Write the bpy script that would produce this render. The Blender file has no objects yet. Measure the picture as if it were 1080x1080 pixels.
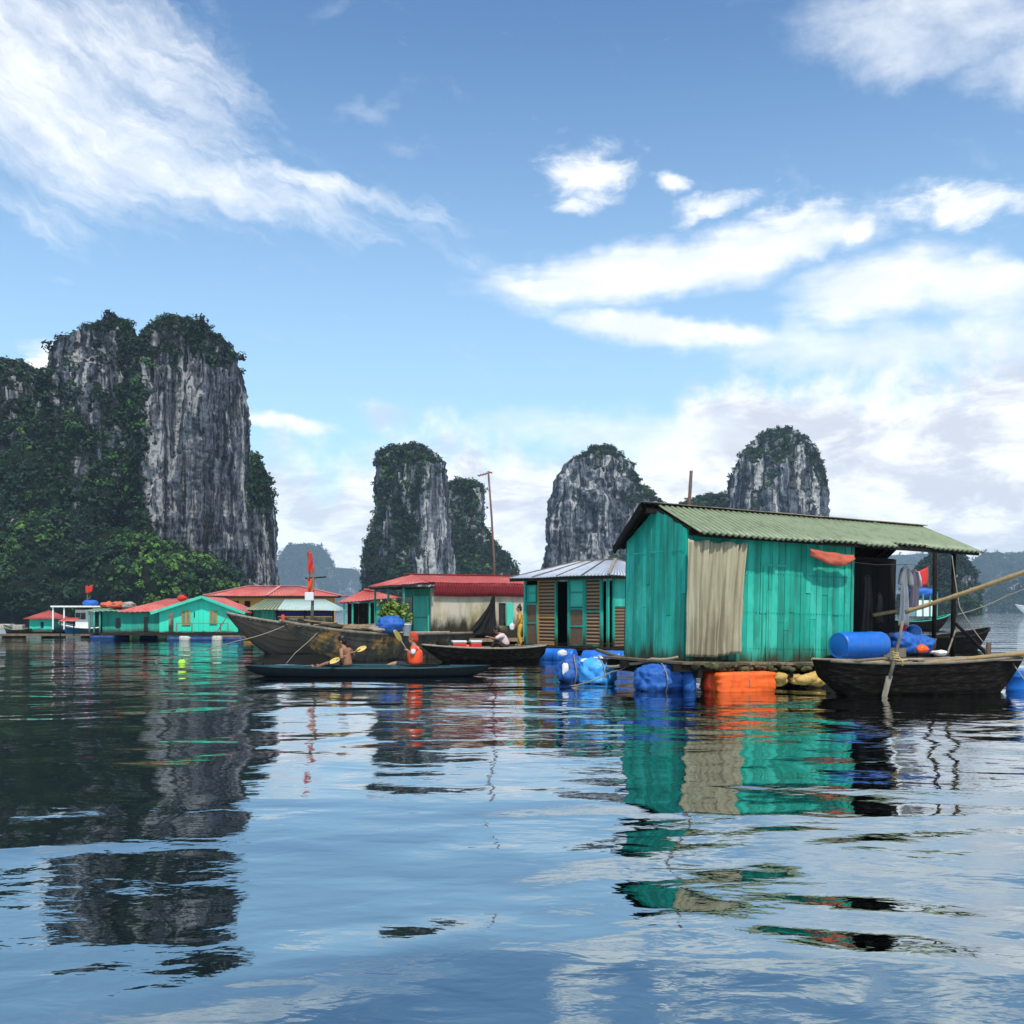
import bpy, bmesh, math, random
import numpy as np
from mathutils import Vector, Matrix
random.seed(7); rng = np.random.default_rng(11)
R = math.radians
sc = bpy.context.scene
col = sc.collection
F = 1080.0; HOR = 645.0; H = 1.6         # lens in picture units, eye level and eye height above the water

def P(px, py, Y): return Vector(((px - 540) / F * Y, Y, H + (HOR - py) / F * Y))
def X(px, Y): return (px - 540) / F * Y
def Z(py, Y): return H + (HOR - py) / F * Y

# ------------------------------------------------------------------ camera and render
cam = bpy.data.cameras.new('camera'); camo = bpy.data.objects.new('camera', cam); col.objects.link(camo)
camo.location = (0, 0, H); camo.rotation_euler = (R(90), 0, 0)
cam.sensor_width = 36; cam.lens = 36; cam.shift_y = (HOR - 540) / 1080.0
cam.clip_start = 0.1; cam.clip_end = 20000
sc.camera = camo
sc.view_settings.view_transform = 'Standard'; sc.view_settings.look = 'None'
sc.view_settings.exposure = 0.30
sc.view_settings.gamma = 1.0
sc.render.engine = 'CYCLES'
cy = sc.cycles
cy.use_denoising = True
try: cy.denoiser = 'OPENIMAGEDENOISE'; cy.denoising_prefilter = 'ACCURATE'
except Exception: pass
cy.max_bounces = 8; cy.diffuse_bounces = 3; cy.glossy_bounces = 4; cy.volume_bounces = 1
cy.sample_clamp_indirect = 8.0
cy.use_adaptive_sampling = True; cy.adaptive_threshold = 0.01

# ------------------------------------------------------------------ noise (numpy)
def _h(i, j, k, s):
    n = (i * 374761393 + j * 668265263 + k * 2147483647 + s * 974711) & 0xFFFFFFFF
    n = ((n ^ (n >> 13)) * 1274126177) & 0xFFFFFFFF
    n = (n ^ (n >> 16)) & 0xFFFFFFFF
    return n / 4294967295.0
def vnoise(p, s=0):
    p = np.asarray(p, float); i = np.floor(p).astype(np.int64); f = p - i; f = f * f * f * (f * (f * 6 - 15) + 10)
    r = 0
    for a in (0, 1):
        for b in (0, 1):
            for c in (0, 1):
                w = (f[:, 0] if a else 1 - f[:, 0]) * (f[:, 1] if b else 1 - f[:, 1]) * (f[:, 2] if c else 1 - f[:, 2])
                r = r + w * _h(i[:, 0] + a, i[:, 1] + b, i[:, 2] + c, s)
    return r * 2 - 1
def fbm(p, s=0, o=4, g=0.5):
    r = 0; a = 1.0; t = 0; p = np.asarray(p, float)
    for k in range(o):
        r = r + a * vnoise(p + 17.3 * k, s + k); t += a; a *= g; p = p * 2.03
    return r / t

# ------------------------------------------------------------------ tags
def tag(o, label=None, cat=None, group=None, kind=None):
    if label: o['label'] = label
    if cat: o['category'] = cat
    if group: o['group'] = group
    if kind: o['kind'] = kind
    return o
def thing(name, label, cat, loc=(0, 0, 0), rz=0.0, group=None, ry=0.0):
    o = bpy.data.objects.new(name, None); col.objects.link(o)
    o.location = loc; o.rotation_euler = (0, ry, rz); o.empty_display_size = 0.2
    return tag(o, label, cat, group)
def copy_tree(o, parent=None):
    c = o.copy(); col.objects.link(c)
    if parent is not None: c.parent = parent
    for ch in list(o.children): copy_tree(ch, c)
    return c

# ------------------------------------------------------------------ mesh builder
class MB:
    def __init__(s): s.v = []; s.f = []; s.t = []; s.rib = {}
    def add(s, vs, fs, tone=None):
        b = len(s.v); s.v += [tuple(p) for p in vs]; t = random.random() if tone is None else tone
        for f in fs: s.f.append(tuple(b + i for i in f)); s.t.append(t)
        return s
    def hexa(s, p, tone=None):   # 8 points: bottom 4 ccw, top 4 ccw
        return s.add(p, [(3, 2, 1, 0), (4, 5, 6, 7), (0, 1, 5, 4), (1, 2, 6, 5), (2, 3, 7, 6), (3, 0, 4, 7)], tone)
    def box(s, x0, x1, y0, y1, z0, z1, tone=None):
        return s.hexa([(x0, y0, z0), (x1, y0, z0), (x1, y1, z0), (x0, y1, z0), (x0, y0, z1), (x1, y0, z1), (x1, y1, z1), (x0, y1, z1)], tone)
    def beam(s, a, b, w, h=None, tone=None):
        h = h or w; a = Vector(a); b = Vector(b); d = (b - a).normalized()
        up = Vector((0, 0, 1)) if abs(d.z) < 0.95 else Vector((0, 1, 0))
        sx = d.cross(up).normalized() * (w / 2); sz = sx.cross(d).normalized() * (h / 2)
        return s.hexa([a - sx - sz, a + sx - sz, b + sx - sz, b - sx - sz, a - sx + sz, a + sx + sz, b + sx + sz, b - sx + sz], tone)
    def tube(s, pts, r, n=7, tone=None, cap=True):
        pts = [Vector(p) for p in pts]; k = len(pts); rs = r if hasattr(r, '__len__') else [r] * k
        vs = []; fs = []
        pn = None
        for i, p in enumerate(pts):
            d = (pts[min(i + 1, k - 1)] - pts[max(i - 1, 0)]).normalized()
            if pn is None:
                up = Vector((0, 0, 1)) if abs(d.z) < 0.9 else Vector((1, 0, 0)); pn = d.cross(up).normalized()
            pn = (pn - d * pn.dot(d)).normalized(); q = d.cross(pn)
            for j in range(n):
                a = 2 * math.pi * j / n; vs.append(p + (pn * math.cos(a) + q * math.sin(a)) * rs[i])
        for i in range(k - 1):
            for j in range(n):
                fs.append((i * n + j, i * n + (j + 1) % n, (i + 1) * n + (j + 1) % n, (i + 1) * n + j))
        if cap: fs.append(tuple(range(n - 1, -1, -1))); fs.append(tuple((k - 1) * n + j for j in range(n)))
        return s.add(vs, fs, tone)
    def lathe(s, prof, o=(0, 0, 0), axis='Z', n=24, tone=None):
        vs = []; fs = []; k = len(prof)
        for r, h in prof:
            for j in range(n):
                a = 2 * math.pi * j / n; c, d = r * math.cos(a), r * math.sin(a)
                p = (c, d, h) if axis == 'Z' else (h, c, d)
                vs.append((p[0] + o[0], p[1] + o[1], p[2] + o[2]))
        for i in range(k - 1):
            for j in range(n): fs.append((i * n + j, i * n + (j + 1) % n, (i + 1) * n + (j + 1) % n, (i + 1) * n + j))
        fs.append(tuple(range(n - 1, -1, -1))); fs.append(tuple((k - 1) * n + j for j in range(n)))
        return s.add(vs, fs, tone)
    def sheet(s, fn, nu, nv, th=0.006, tone=None, off=None):
        """a surface fn(a,b), a,b in 0..1, given a real thickness; off = direction of the thickness"""
        g = [[Vector(fn(i / nu, j / nv)) for j in range(nv + 1)] for i in range(nu + 1)]
        d = Vector(off) if off is not None else None
        if d is None:
            d = (g[-1][0] - g[0][0]).cross(g[0][-1] - g[0][0]).normalized()
        d = d * th; w = nv + 1
        vs = [p for r in g for p in r]; m = len(vs); vs += [p - d for p in vs]; fs = []
        for i in range(nu):
            for j in range(nv):
                a, b, c, e = i * w + j, (i + 1) * w + j, (i + 1) * w + j + 1, i * w + j + 1
                fs.append((a, b, c, e)); fs.append((m + a, m + e, m + c, m + b))
        for i in range(nu):
            a, b = i * w, (i + 1) * w; fs.append((a, m + a, m + b, b)); a += nv; b += nv; fs.append((a, b, m + b, m + a))
        for j in range(nv):
            a, b = j, j + 1; fs.append((a, b, m + b, m + a)); a += nu * w; b += nu * w; fs.append((a, m + a, m + b, b))
        return s.add(vs, fs, tone)
    def corr(s, A, B, C, D, pitch=0.13, amp=0.018, nv=3, th=0.005, sag=0.0, jag=0.0, tone=None):
        """corrugated sheet: A top-left, B top-right, C bottom-right, D bottom-left"""
        A, B, C, D = map(Vector, (A, B, C, D)); n = (B - A).cross(D - A).normalized()
        if n.z < 0: n = -n
        L = max((B - A).length, (C - D).length); nr = max(3, int(L / pitch)); nu = nr * 6
        def fn(a, b):
            bb = b
            if jag and b > 0.99: bb = b + jag * (vnoise([[math.floor(a * nr / 7.0) * 3.1, 5.2, .7]])[0])
            p = A.lerp(B, a).lerp(D.lerp(C, a), bb)
            p = p + n * (amp * math.sin(2 * math.pi * a * nr)) - Vector((0, 0, sag)) * (math.sin(math.pi * a) ** 2 * b)
            p.z += 0.012 * math.sin(a * 9.1 + b * 2) * b
            return p
        b0 = len(s.v); s.sheet(fn, nu, nv, th, tone, n)
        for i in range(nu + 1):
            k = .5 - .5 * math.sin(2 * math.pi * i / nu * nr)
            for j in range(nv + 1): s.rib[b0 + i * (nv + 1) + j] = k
        return s
    def blob(s, c, r, seed=0, n=18, m=12, lump=0.15, fq=1.6, boxy=2.0, fold=0.0, tone=None):
        """a lumpy closed body; boxy>2 squares it off, fold adds creases"""
        th = np.linspace(0, math.pi, m + 1); ph = np.linspace(0, 2 * math.pi, n, endpoint=False)
        T, Ph = np.meshgrid(th, ph, indexing='ij')
        d = np.stack([np.sin(T) * np.cos(Ph), np.sin(T) * np.sin(Ph), np.cos(T)], -1).reshape(-1, 3)
        k = (np.abs(d) ** boxy).sum(1) ** (-1 / boxy)
        rad = k * (1 + lump * fbm(d * fq + seed * 7.7, seed, 3))
        if fold: rad = rad * (1 - fold * np.abs(vnoise(d * np.array([5, 5, 2.5]) + seed * 3.1, seed + 5)))
        pts = d * rad[:, None] * np.array(r) + np.array(c)
        fs = []
        for i in range(m):
            for j in range(n):
                a, b = i * n + j, i * n + (j + 1) % n
                c2, e = (i + 1) * n + (j + 1) % n, (i + 1) * n + j
                if i == 0: fs.append((a, e, c2))
                elif i == m - 1: fs.append((a, e, b))
                else: fs.append((a, e, c2, b))
        return s.add(pts.tolist(), fs, tone)
    def build(s, name, mat, parent=None, smooth=False, bevel=0.0, kind=None):
        me = bpy.data.meshes.new(name); me.from_pydata(s.v, [], s.f)
        at = me.attributes.new('tone', 'FLOAT', 'FACE'); at.data.foreach_set('value', np.array(s.t, np.float32))
        if s.rib:
            a2 = me.attributes.new('rib', 'FLOAT', 'POINT'); q = np.zeros(len(s.v), np.float32); q[list(s.rib)] = list(s.rib.values()); a2.data.foreach_set('value', q)
        if smooth: me.polygons.foreach_set('use_smooth', np.ones(len(s.f), bool))
        me.materials.append(mat); me.update()
        o = bpy.data.objects.new(name, me); col.objects.link(o)
        if parent is not None: o.parent = parent
        if bevel:
            b = o.modifiers.new('bevel', 'BEVEL'); b.width = bevel; b.segments = 2; b.limit_method = 'ANGLE'
        if kind: o['kind'] = kind
        return o

# ------------------------------------------------------------------ materials
class NT:
    def __init__(s, nt): s.nt = nt; s.n = nt.nodes; s.l = nt.links
    def node(s, t, **k):
        n = s.n.new(t)
        for a, b in k.items(): setattr(n, a, b)
        return n
    def put(s, sock, v):
        if v is None: return
        if isinstance(v, bpy.types.NodeSocket): s.l.new(v, sock)
        else: sock.default_value = v
    def math(s, op, a, b=None, c=None, clamp=False):
        n = s.node('ShaderNodeMath', operation=op, use_clamp=clamp)
        for i, v in enumerate((a, b, c)): s.put(n.inputs[i], v)
        return n.outputs[0]
    def vec(s, op, a, b=None):
        n = s.node('ShaderNodeVectorMath', operation=op); s.put(n.inputs[0], a); s.put(n.inputs[1], b); return n.outputs[0]
    def xyz(s, x, y, z):
        n = s.node('ShaderNodeCombineXYZ'); s.put(n.inputs[0], x); s.put(n.inputs[1], y); s.put(n.inputs[2], z); return n.outputs[0]
    def sep(s, v):
        n = s.node('ShaderNodeSeparateXYZ'); s.put(n.inputs[0], v); return n.outputs
    def noise(s, v, scale, detail=4, rough=0.55, dist=0.0, out=0):
        n = s.node('ShaderNodeTexNoise'); s.put(n.inputs['Vector'], v); n.inputs['Scale'].default_value = scale
        n.inputs['Detail'].default_value = detail; n.inputs['Roughness'].default_value = rough; n.inputs['Distortion'].default_value = dist
        return n.outputs[out]
    def ramp(s, v, a, b, lo=0.0, hi=1.0, smooth=True):
        n = s.node('ShaderNodeMapRange', interpolation_type='SMOOTHSTEP' if smooth else 'LINEAR')
        s.put(n.inputs[0], v); n.inputs[1].default_value = a; n.inputs[2].default_value = b; n.inputs[3].default_value = lo; n.inputs[4].default_value = hi
        return n.outputs[0]
    def mix(s, f, a, b, mode='MIX'):
        n = s.node('ShaderNodeMix', data_type='RGBA', blend_type=mode); s.put(n.inputs[0], f)
        s.put(n.inputs[6], (*a, 1) if isinstance(a, tuple) and len(a) == 3 else a)
        s.put(n.inputs[7], (*b, 1) if isinstance(b, tuple) and len(b) == 3 else b)
        return n.outputs[2]
    def attr(s, name): return s.node('ShaderNodeAttribute', attribute_name=name).outputs['Fac']
    def coord(s, k='Object'): return s.node('ShaderNodeTexCoord').outputs[k]
    def bump(s, h, strength, dist):
        n = s.node('ShaderNodeBump'); s.put(n.inputs['Height'], h); n.inputs['Strength'].default_value = strength; n.inputs['Distance'].default_value = dist
        return n.outputs[0]

_M = {}
def newmat(name):
    m = bpy.data.materials.new(name); m.use_nodes = True; t = NT(m.node_tree); t.n.clear()
    out = t.node('ShaderNodeOutputMaterial'); b = t.node('ShaderNodeBsdfPrincipled'); t.l.new(b.outputs[0], out.inputs[0])
    return m, t, b, out
def mat(name, c, var=0.25, dirt=None, amt=0.4, sc_=3.0, streak=4.0, rough=0.7, metal=0.0, low=None, lowz=(0.6, 1.0), bump=0.3, grain=40.0, spec=0.3, dthr=(0.45, 0.7), trough_shade=0.0, fade=None):
    """painted / weathered surface: tone per board, mottling, streaked dirt of its own colour, optional growth near the foot, optional shade painted into corrugation troughs"""
    m, t, b, out = newmat(name); o = t.coord('Object'); tone = t.attr('tone')
    n1 = t.noise(o, sc_, 5, .6)
    f = t.math('ADD', t.math('MULTIPLY', t.math('SUBTRACT', tone, .5), var), t.math('MULTIPLY', t.math('SUBTRACT', n1, .5), var * 1.4))
    cc = t.mix(t.ramp(f, -.3, .3), tuple(max(0, x * (1 - var * .9)) for x in c), tuple(min(1, x * (1 + var * .9)) for x in c))
    so = t.vec('MULTIPLY', o, (1, 1, 1 / streak)); n2 = t.noise(so, sc_ * 2.4, 7, .65)
    if dirt: cc = t.mix(t.math('MULTIPLY', t.ramp(n2, dthr[0], dthr[1]), amt), cc, dirt)
    if fade: cc = t.mix(t.math('MULTIPLY', t.ramp(t.math('ADD', t.noise(t.vec('MULTIPLY', o, (1, 1, .5)), .9, 7, .7), t.math('MULTIPLY', t.math('SUBTRACT', tone, .5), .22)), .50, .66), .75), cc, fade)
    if trough_shade: cc = t.mix(t.math('MULTIPLY', t.ramp(t.math('ADD', t.attr('rib'), t.math('MULTIPLY', t.math('SUBTRACT', n1, .5), .6)), .28, .72), trough_shade), cc, dirt or (.05, .05, .05))  # painted shade: dirt colour darkens the troughs to deepen the corrugation stripes
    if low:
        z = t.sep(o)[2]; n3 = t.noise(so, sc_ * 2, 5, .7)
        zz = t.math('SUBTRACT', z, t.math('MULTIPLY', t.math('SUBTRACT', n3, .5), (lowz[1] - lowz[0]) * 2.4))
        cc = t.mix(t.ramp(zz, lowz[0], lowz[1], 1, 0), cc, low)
    t.put(b.inputs['Base Color'], cc); b.inputs['Metallic'].default_value = metal
    t.put(b.inputs['Roughness'], t.ramp(n2, .2, .8, max(.05, rough - .12), min(1, rough + .12)))
    b.inputs['Specular IOR Level'].default_value = spec
    if bump: t.put(b.inputs['Normal'], t.bump(t.noise(so, grain, 4, .6), bump, .01))
    return m
# ------------------------------------------------------------------ sky, clouds, sun
SUN_EL, SUN_AZ = R(57), math.atan2(0.19, -0.78)      # high, behind the viewer and a little to the right
sundir = Vector((math.sin(SUN_AZ) * math.cos(SUN_EL), math.cos(SUN_AZ) * math.cos(SUN_EL), math.sin(SUN_EL)))
sl = bpy.data.lights.new('sun', 'SUN'); slo = bpy.data.objects.new('sun', sl); col.objects.link(slo)
sl.energy = 3.7; sl.angle = R(1.5); sl.color = (1.0, 0.955, 0.88)
slo.rotation_euler = sundir.to_track_quat('Z', 'Y').to_euler(); slo.location = (30, -60, 90)

w = bpy.data.worlds.new('World'); sc.world = w; w.use_nodes = True; t = NT(w.node_tree); t.n.clear()
wo = t.node('ShaderNodeOutputWorld'); bg = t.node('ShaderNodeBackground'); t.l.new(bg.outputs[0], wo.inputs[0])
sky = t.node('ShaderNodeTexSky', sky_type='NISHITA'); sky.sun_disc = False; sky.sun_elevation = SUN_EL; sky.sun_rotation = SUN_AZ
sky.air_density = 1.0; sky.dust_density = 0.6; sky.ozone_density = 1.6; sky.altitude = 0
WS = 0.098; bg.inputs[1].default_value = WS
g = t.coord('Generated'); gx, gy, gz = t.sep(g)
az = t.math('ARCTAN2', gx, gy); el = t.math('ARCSINE', gz)
def ae(px, py):
    a = math.atan((px - 540) / F); return a, math.atan((HOR - py) / F * math.cos(a))
# warped direction so that cloud outlines wander
wn = t.node('ShaderNodeTexNoise'); t.put(wn.inputs['Vector'], g); wn.inputs['Scale'].default_value = 9; wn.inputs['Detail'].default_value = 5; wn.inputs['Roughness'].default_value = .6
wx, wy, wz = t.sep(wn.outputs['Color'])
def warped(k):
    return (t.math('ADD', az, t.math('MULTIPLY', t.math('SUBTRACT', wx, .5), k)), t.math('ADD', el, t.math('MULTIPLY', t.math('SUBTRACT', wy, .5), k)))
def lobe(A, E, px, py, rx, ry, rot=0.0, soft=1.0, peak=1.0):
    a0, e0 = ae(px, py); rx /= F; ry /= F; c, s_ = math.cos(R(rot)), math.sin(R(rot))
    dx = t.math('SUBTRACT', A, a0); dy = t.math('SUBTRACT', E, e0)
    u = t.math('DIVIDE', t.math('ADD', t.math('MULTIPLY', dx, c), t.math('MULTIPLY', dy, s_)), rx)
    v = t.math('DIVIDE', t.math('SUBTRACT', t.math('MULTIPLY', dy, c), t.math('MULTIPLY', dx, s_)), ry)
    d = t.math('SQRT', t.math('ADD', t.math('MULTIPLY', u, u), t.math('MULTIPLY', v, v)))
    return t.ramp(d, 0.0, 1.0 + soft * .4, peak, 0.0, smooth=True)
def union(ms):
    r = ms[0]
    for m_ in ms[1:]: r = t.math('MAXIMUM', r, m_)
    return r
A1, E1 = warped(.05); A2, E2 = warped(.09)
flat = t.xyz(az, t.math('MULTIPLY', el, 2.2), 0.0)
fine = t.noise(flat, 22, 9, .62, .3); mid = t.noise(flat, 9, 8, .6, .2)
# fair-weather puffs and lens clouds at the right (rot > 0 rises to the right)
puffs = union([lobe(A1, E1, *q) for q in [
    (618, 186, 60, 42, 10), (608, 222, 34, 16, 5), (708, 193, 26, 14, -15), (752, 219, 52, 18, 5), (836, 226, 70, 22, 4), (1004, 224, 86, 27, -3), (46, 384, 34, 26, 15), (900, 238, 24, 16, 30)]])
cum = t.ramp(t.math('ADD', puffs, t.math('MULTIPLY', t.math('SUBTRACT', fine, .5), 1.9)), .24, 1.12)
strk = t.noise(t.xyz(az, t.math('MULTIPLY', el, 4.0), 3.3), 8, 9, .6, .2)
lens = union([lobe(A1, E1, *q) for q in [(690, 284, 215, 34, 5), (800, 262, 130, 30, 8), (585, 300, 100, 16, -2), (930, 300, 100, 44, 5), (1040, 300, 100, 34, -4), (680, 346, 110, 22, -12), (300, 452, 80, 10, -5), (760, 352, 90, 14, -6)]])
lens = t.ramp(t.math('ADD', lens, t.math('ADD', t.math('MULTIPLY', t.math('SUBTRACT', strk, .5), 1.1), t.math('MULTIPLY', t.math('SUBTRACT', fine, .5), .5))), .16, 1.0)
cum = t.math('MAXIMUM', cum, t.math('MULTIPLY', lens, .95))
veil = union([lobe(A2, E2, *q) for q in [(900, 366, 230, 34, -4), (1060, 345, 130, 34, 0), (1000, 305, 170, 34, 2), (720, 350, 150, 26, -10), (640, 455, 260, 40, 0), (800, 255, 190, 30, 6)]])
veil = t.math('MULTIPLY', t.ramp(t.math('ADD', veil, t.math('MULTIPLY', t.math('SUBTRACT', mid, .5), 1.5)), .30, 1.25), .70)
# high cirrus upper left, streaked down to the right
c_, s_ = math.cos(R(-24)), math.sin(R(-24))
su = t.math('ADD', t.math('MULTIPLY', A2, c_), t.math('MULTIPLY', E2, s_)); sv = t.math('SUBTRACT', t.math('MULTIPLY', E2, c_), t.math('MULTIPLY', A2, s_))
wisp = t.noise(t.xyz(t.math('MULTIPLY', su, 1.0), t.math('MULTIPLY', sv, 4.2), .3), 7.0, 11, .66, .08)
puff = t.noise(t.xyz(az, t.math('MULTIPLY', el, 1.3), 4.1), 16, 9, .66, .1)
wisp = t.math('ADD', t.math('MULTIPLY', wisp, .72), t.math('MULTIPLY', puff, .28))
cir = union([lobe(A2, E2, *q) for q in [(60, 110, 270, 105, -10), (150, 40, 150, 60, -25), (150, 165, 330, 40, -9), (330, 196, 190, 19, -9), (0, 20, 200, 60, -8)]])
cirr = t.ramp(t.math('ADD', cir, t.math('MULTIPLY', t.math('SUBTRACT', wisp, .5), 2.5)), .16, 1.40)
wisp2 = t.math('ADD', t.math('MULTIPLY', t.noise(t.xyz(t.math('MULTIPLY', az, 1.2), t.math('MULTIPLY', el, 3.4), 2.3), 6.5, 9, .64, .2), .6), t.math('MULTIPLY', puff, .4))
cir2 = union([lobe(A2, E2, *q) for q in [(1020, 15, 190, 62, -4), (960, 50, 120, 40, -8), (1100, 70, 90, 40, 0)]])
cirr2 = t.math('MULTIPLY', t.ramp(t.math('ADD', cir2, t.math('MULTIPLY', t.math('SUBTRACT', wisp2, .5), 2.0)), .22, 1.45), .85)
faint = union([lobe(A2, E2, *q, peak=.6) for q in [(390, 105, 110, 14, 10), (770, 4, 150, 20, 0), (350, 15, 60, 20, 20), (55, 296, 30, 8, 0)]])
cirr2 = t.math('MAXIMUM', cirr2, t.math('MULTIPLY', t.ramp(t.math('ADD', faint, t.math('MULTIPLY', t.math('SUBTRACT', wisp2, .5), 1.6)), .35, 1.3), .6))
# cloud bank standing over the horizon, higher to the right
bn = t.noise(t.xyz(az, t.math('MULTIPLY', el, .8), 1.7), 10, 7, .6, .2)
top = t.math('ADD', t.ramp(az, -.30, .45, .13, .235, smooth=False), t.math('MULTIPLY', t.math('SUBTRACT', bn, .5), .26))
bank = t.math('MULTIPLY', t.ramp(t.math('SUBTRACT', el, top), -.045, .02, 1, 0), t.ramp(az, -.55, -.12, .25, 1))
bank = t.math('MULTIPLY', bank, .9)
# behind the viewer and overhead: ordinary broken cloud
bk = t.noise(g, 3.2, 8, .6, .3)
back = t.math('MULTIPLY', t.ramp(bk, .48, .62), t.math('MAXIMUM', t.ramp(gy, .35, .0), t.ramp(el, .62, .78)))
skyc = t.mix(1.0, sky.outputs[0], (*SKY_TINT, 1) if 'SKY_TINT' in globals() else (.90, 1.24, 1.46, 1), 'MULTIPLY')
# pale moisture low over the horizon
skyc = t.mix(t.math('MULTIPLY', t.ramp(el, 0.0, .58, 1, 0), .62), skyc, (5.9, 8.7, 10.6))
shade = t.noise(flat, 13, 5, .55, .2)
white = t.mix(t.ramp(shade, .35, .66), (8.0, 8.5, 9.2), (10.2, 10.3, 10.4))
bankc = t.mix(t.ramp(t.noise(flat, 10, 8, .64, .3), .40, .60), (6.25, 6.3, 6.95), (10.0, 9.9, 10.0))
skyc = t.mix(bank, skyc, bankc)
for m_ in (veil, t.math('MULTIPLY', cirr, .92), cirr2, back): skyc = t.mix(m_, skyc, white)
skyc = t.mix(cum, skyc, white)
t.l.new(skyc, bg.inputs[0])
w.cycles.sampling_method = 'MANUAL'; w.cycles.sample_map_resolution = 512

SWELL = 5.6
# ------------------------------------------------------------------ water
m_water, t, b, out = newmat('water'); o = t.coord('Object')
b.inputs['Base Color'].default_value = (.28, .355, .38, 1); b.inputs['Metallic'].default_value = 1.0; b.inputs['Roughness'].default_value = .02
sw = t.noise(t.vec('ADD', t.vec('MULTIPLY', o, (.25, .34, 1)), (0, 0, SWELL)), 1.0, 2, .42, .5)          # slow swell
wa = t.noise(t.vec('MULTIPLY', o, (.8, 1.25, 1)), 1.0, 2, .5, .5)           # wavelets
ri = t.noise(t.vec('MULTIPLY', o, (2.2, 3.6, 1)), 1.0, 3, .5, .4)           # ripples
fi = t.noise(t.vec('MULTIPLY', o, (6.5, 9.5, 1)), 1.0, 3, .55, .3)           # finest ruffle
patch = t.ramp(t.noise(o, .055, 2, .5), .42, .62, .45, 1.25)                # cat's paws
hgt = t.math('ADD', t.math('MULTIPLY', sw, .165), t.math('MULTIPLY', t.math('ADD', t.math('MULTIPLY', wa, .032), t.math('ADD', t.math('MULTIPLY', ri, .0082), t.math('MULTIPLY', fi, .0015))), patch))
nb = t.node('ShaderNodeBump'); t.put(nb.inputs['Height'], hgt); nb.inputs['Strength'].default_value = 1; nb.inputs['Distance'].default_value = 1.0
t.l.new(nb.outputs[0], b.inputs['Normal'])
wm = MB()
xs = [-3800, -1200, -300, 0, 300, 1200, 3800]; ys = [-90, 40, 160, 500, 1500, 4400]
for i in range(len(xs) - 1):
    for j in range(len(ys) - 1):
        wm.add([(xs[i], ys[j], 0), (xs[i + 1], ys[j], 0), (xs[i + 1], ys[j + 1], 0), (xs[i], ys[j + 1], 0)], [(0, 1, 2, 3)])
wat = wm.build('water', m_water); tag(wat, 'calm rippled bay water mirroring the sky, cliffs and houses', 'water', kind='structure')
# ------------------------------------------------------------------ limestone towers
def rockmat(name, bright=1.0, warm=0.0, fq=1.0):
    m, t, b, out = newmat(name); p = t.coord('Object'); veg = t.attr('veg')
    wob = t.vec('ADD', p, t.vec('MULTIPLY', t.noise(p, .05, 3, .5, 0, 1), (4, 4, 0)))
    st = t.vec('MULTIPLY', wob, (1, 1, .032)); n1 = t.noise(st, .42 * fq, 9, .70, .3)
    n2 = t.noise(t.vec('MULTIPLY', wob, (1, 1, .012)), .24 * fq, 4, .6, .3); n3 = t.noise(p, .07, 6, .65); n4 = t.noise(p, .5 * fq, 7, .72); n5 = t.noise(t.vec('MULTIPLY', p, (1, 1, .35)), .9 * fq, 6, .7)
    c = t.mix(t.ramp(t.math('ADD', n1, t.math('MULTIPLY', t.math('SUBTRACT', n5, .5), .38)), .38, .62), tuple(x * bright for x in (.013, .015, .021)), tuple(x * bright for x in (.225, .25, .30)))
    wh = t.ramp(t.math('ADD', t.math('ADD', n2, t.math('MULTIPLY', t.math('SUBTRACT', n1, .5), .6)), t.math('MULTIPLY', t.math('SUBTRACT', n5, .5), .2)), .52, .62)
    c = t.mix(t.math('MULTIPLY', wh, .95), c, tuple(x * bright for x in (.62, .615, .60)))
    c = t.mix(t.math('MULTIPLY', t.ramp(n3, .56, .7), .16 + warm), c, (.33, .24, .13))
    c = t.mix(t.math('MULTIPLY', t.ramp(t.noise(st, .8 * fq, 6, .7), .52, .62), .88), c, (.012, .014, .018))
    c = t.mix(t.math('MULTIPLY', t.ramp(n5, .56, .66), .6), c, (.016, .020, .016))
    vg = t.ramp(t.math('ADD', veg, t.math('MULTIPLY', t.math('SUBTRACT', n4, .5), 1.5)), .40, .56)
    c = t.mix(vg, c, t.mix(n4, (.008, .014, .010), (.024, .042, .020)))
    t.put(b.inputs['Base Color'], c); b.inputs['Roughness'].default_value = .9; b.inputs['Specular IOR Level'].default_value = .12
    h = t.math('ADD', t.math('ADD', t.math('MULTIPLY', n1, 2.2), t.math('MULTIPLY', n4, .9)), t.math('MULTIPLY', n5, .9))
    t.put(b.inputs['Normal'], t.bump(h, 1.0, 2.6))
    return m
def leafmat(name):
    m, t, b, out = newmat(name); tone = t.attr('tone')
    cr = t.node('ShaderNodeValToRGB'); t.l.new(tone, cr.inputs[0]); e = cr.color_ramp.elements
    e[0].position = 0; e[0].color = (.004, .012, .009, 1); e[1].position = 1; e[1].color = (.105, .21, .030, 1)
    k = e.new(.45); k.color = (.014, .037, .018, 1); k = e.new(.75); k.color = (.040, .092, .024, 1)
    t.l.new(cr.outputs[0], b.inputs['Base Color']); b.inputs['Roughness'].default_value = .75; b.inputs['Specular IOR Level'].default_value = .2
    return m
M_rock = rockmat('limestone', 1.0, .05); M_rockmid = rockmat('tower_limestone', 1.05, .0, .55); M_rockfar = rockmat('far_limestone', 1.0, .0); M_leaf = leafmat('foliage')

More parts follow.
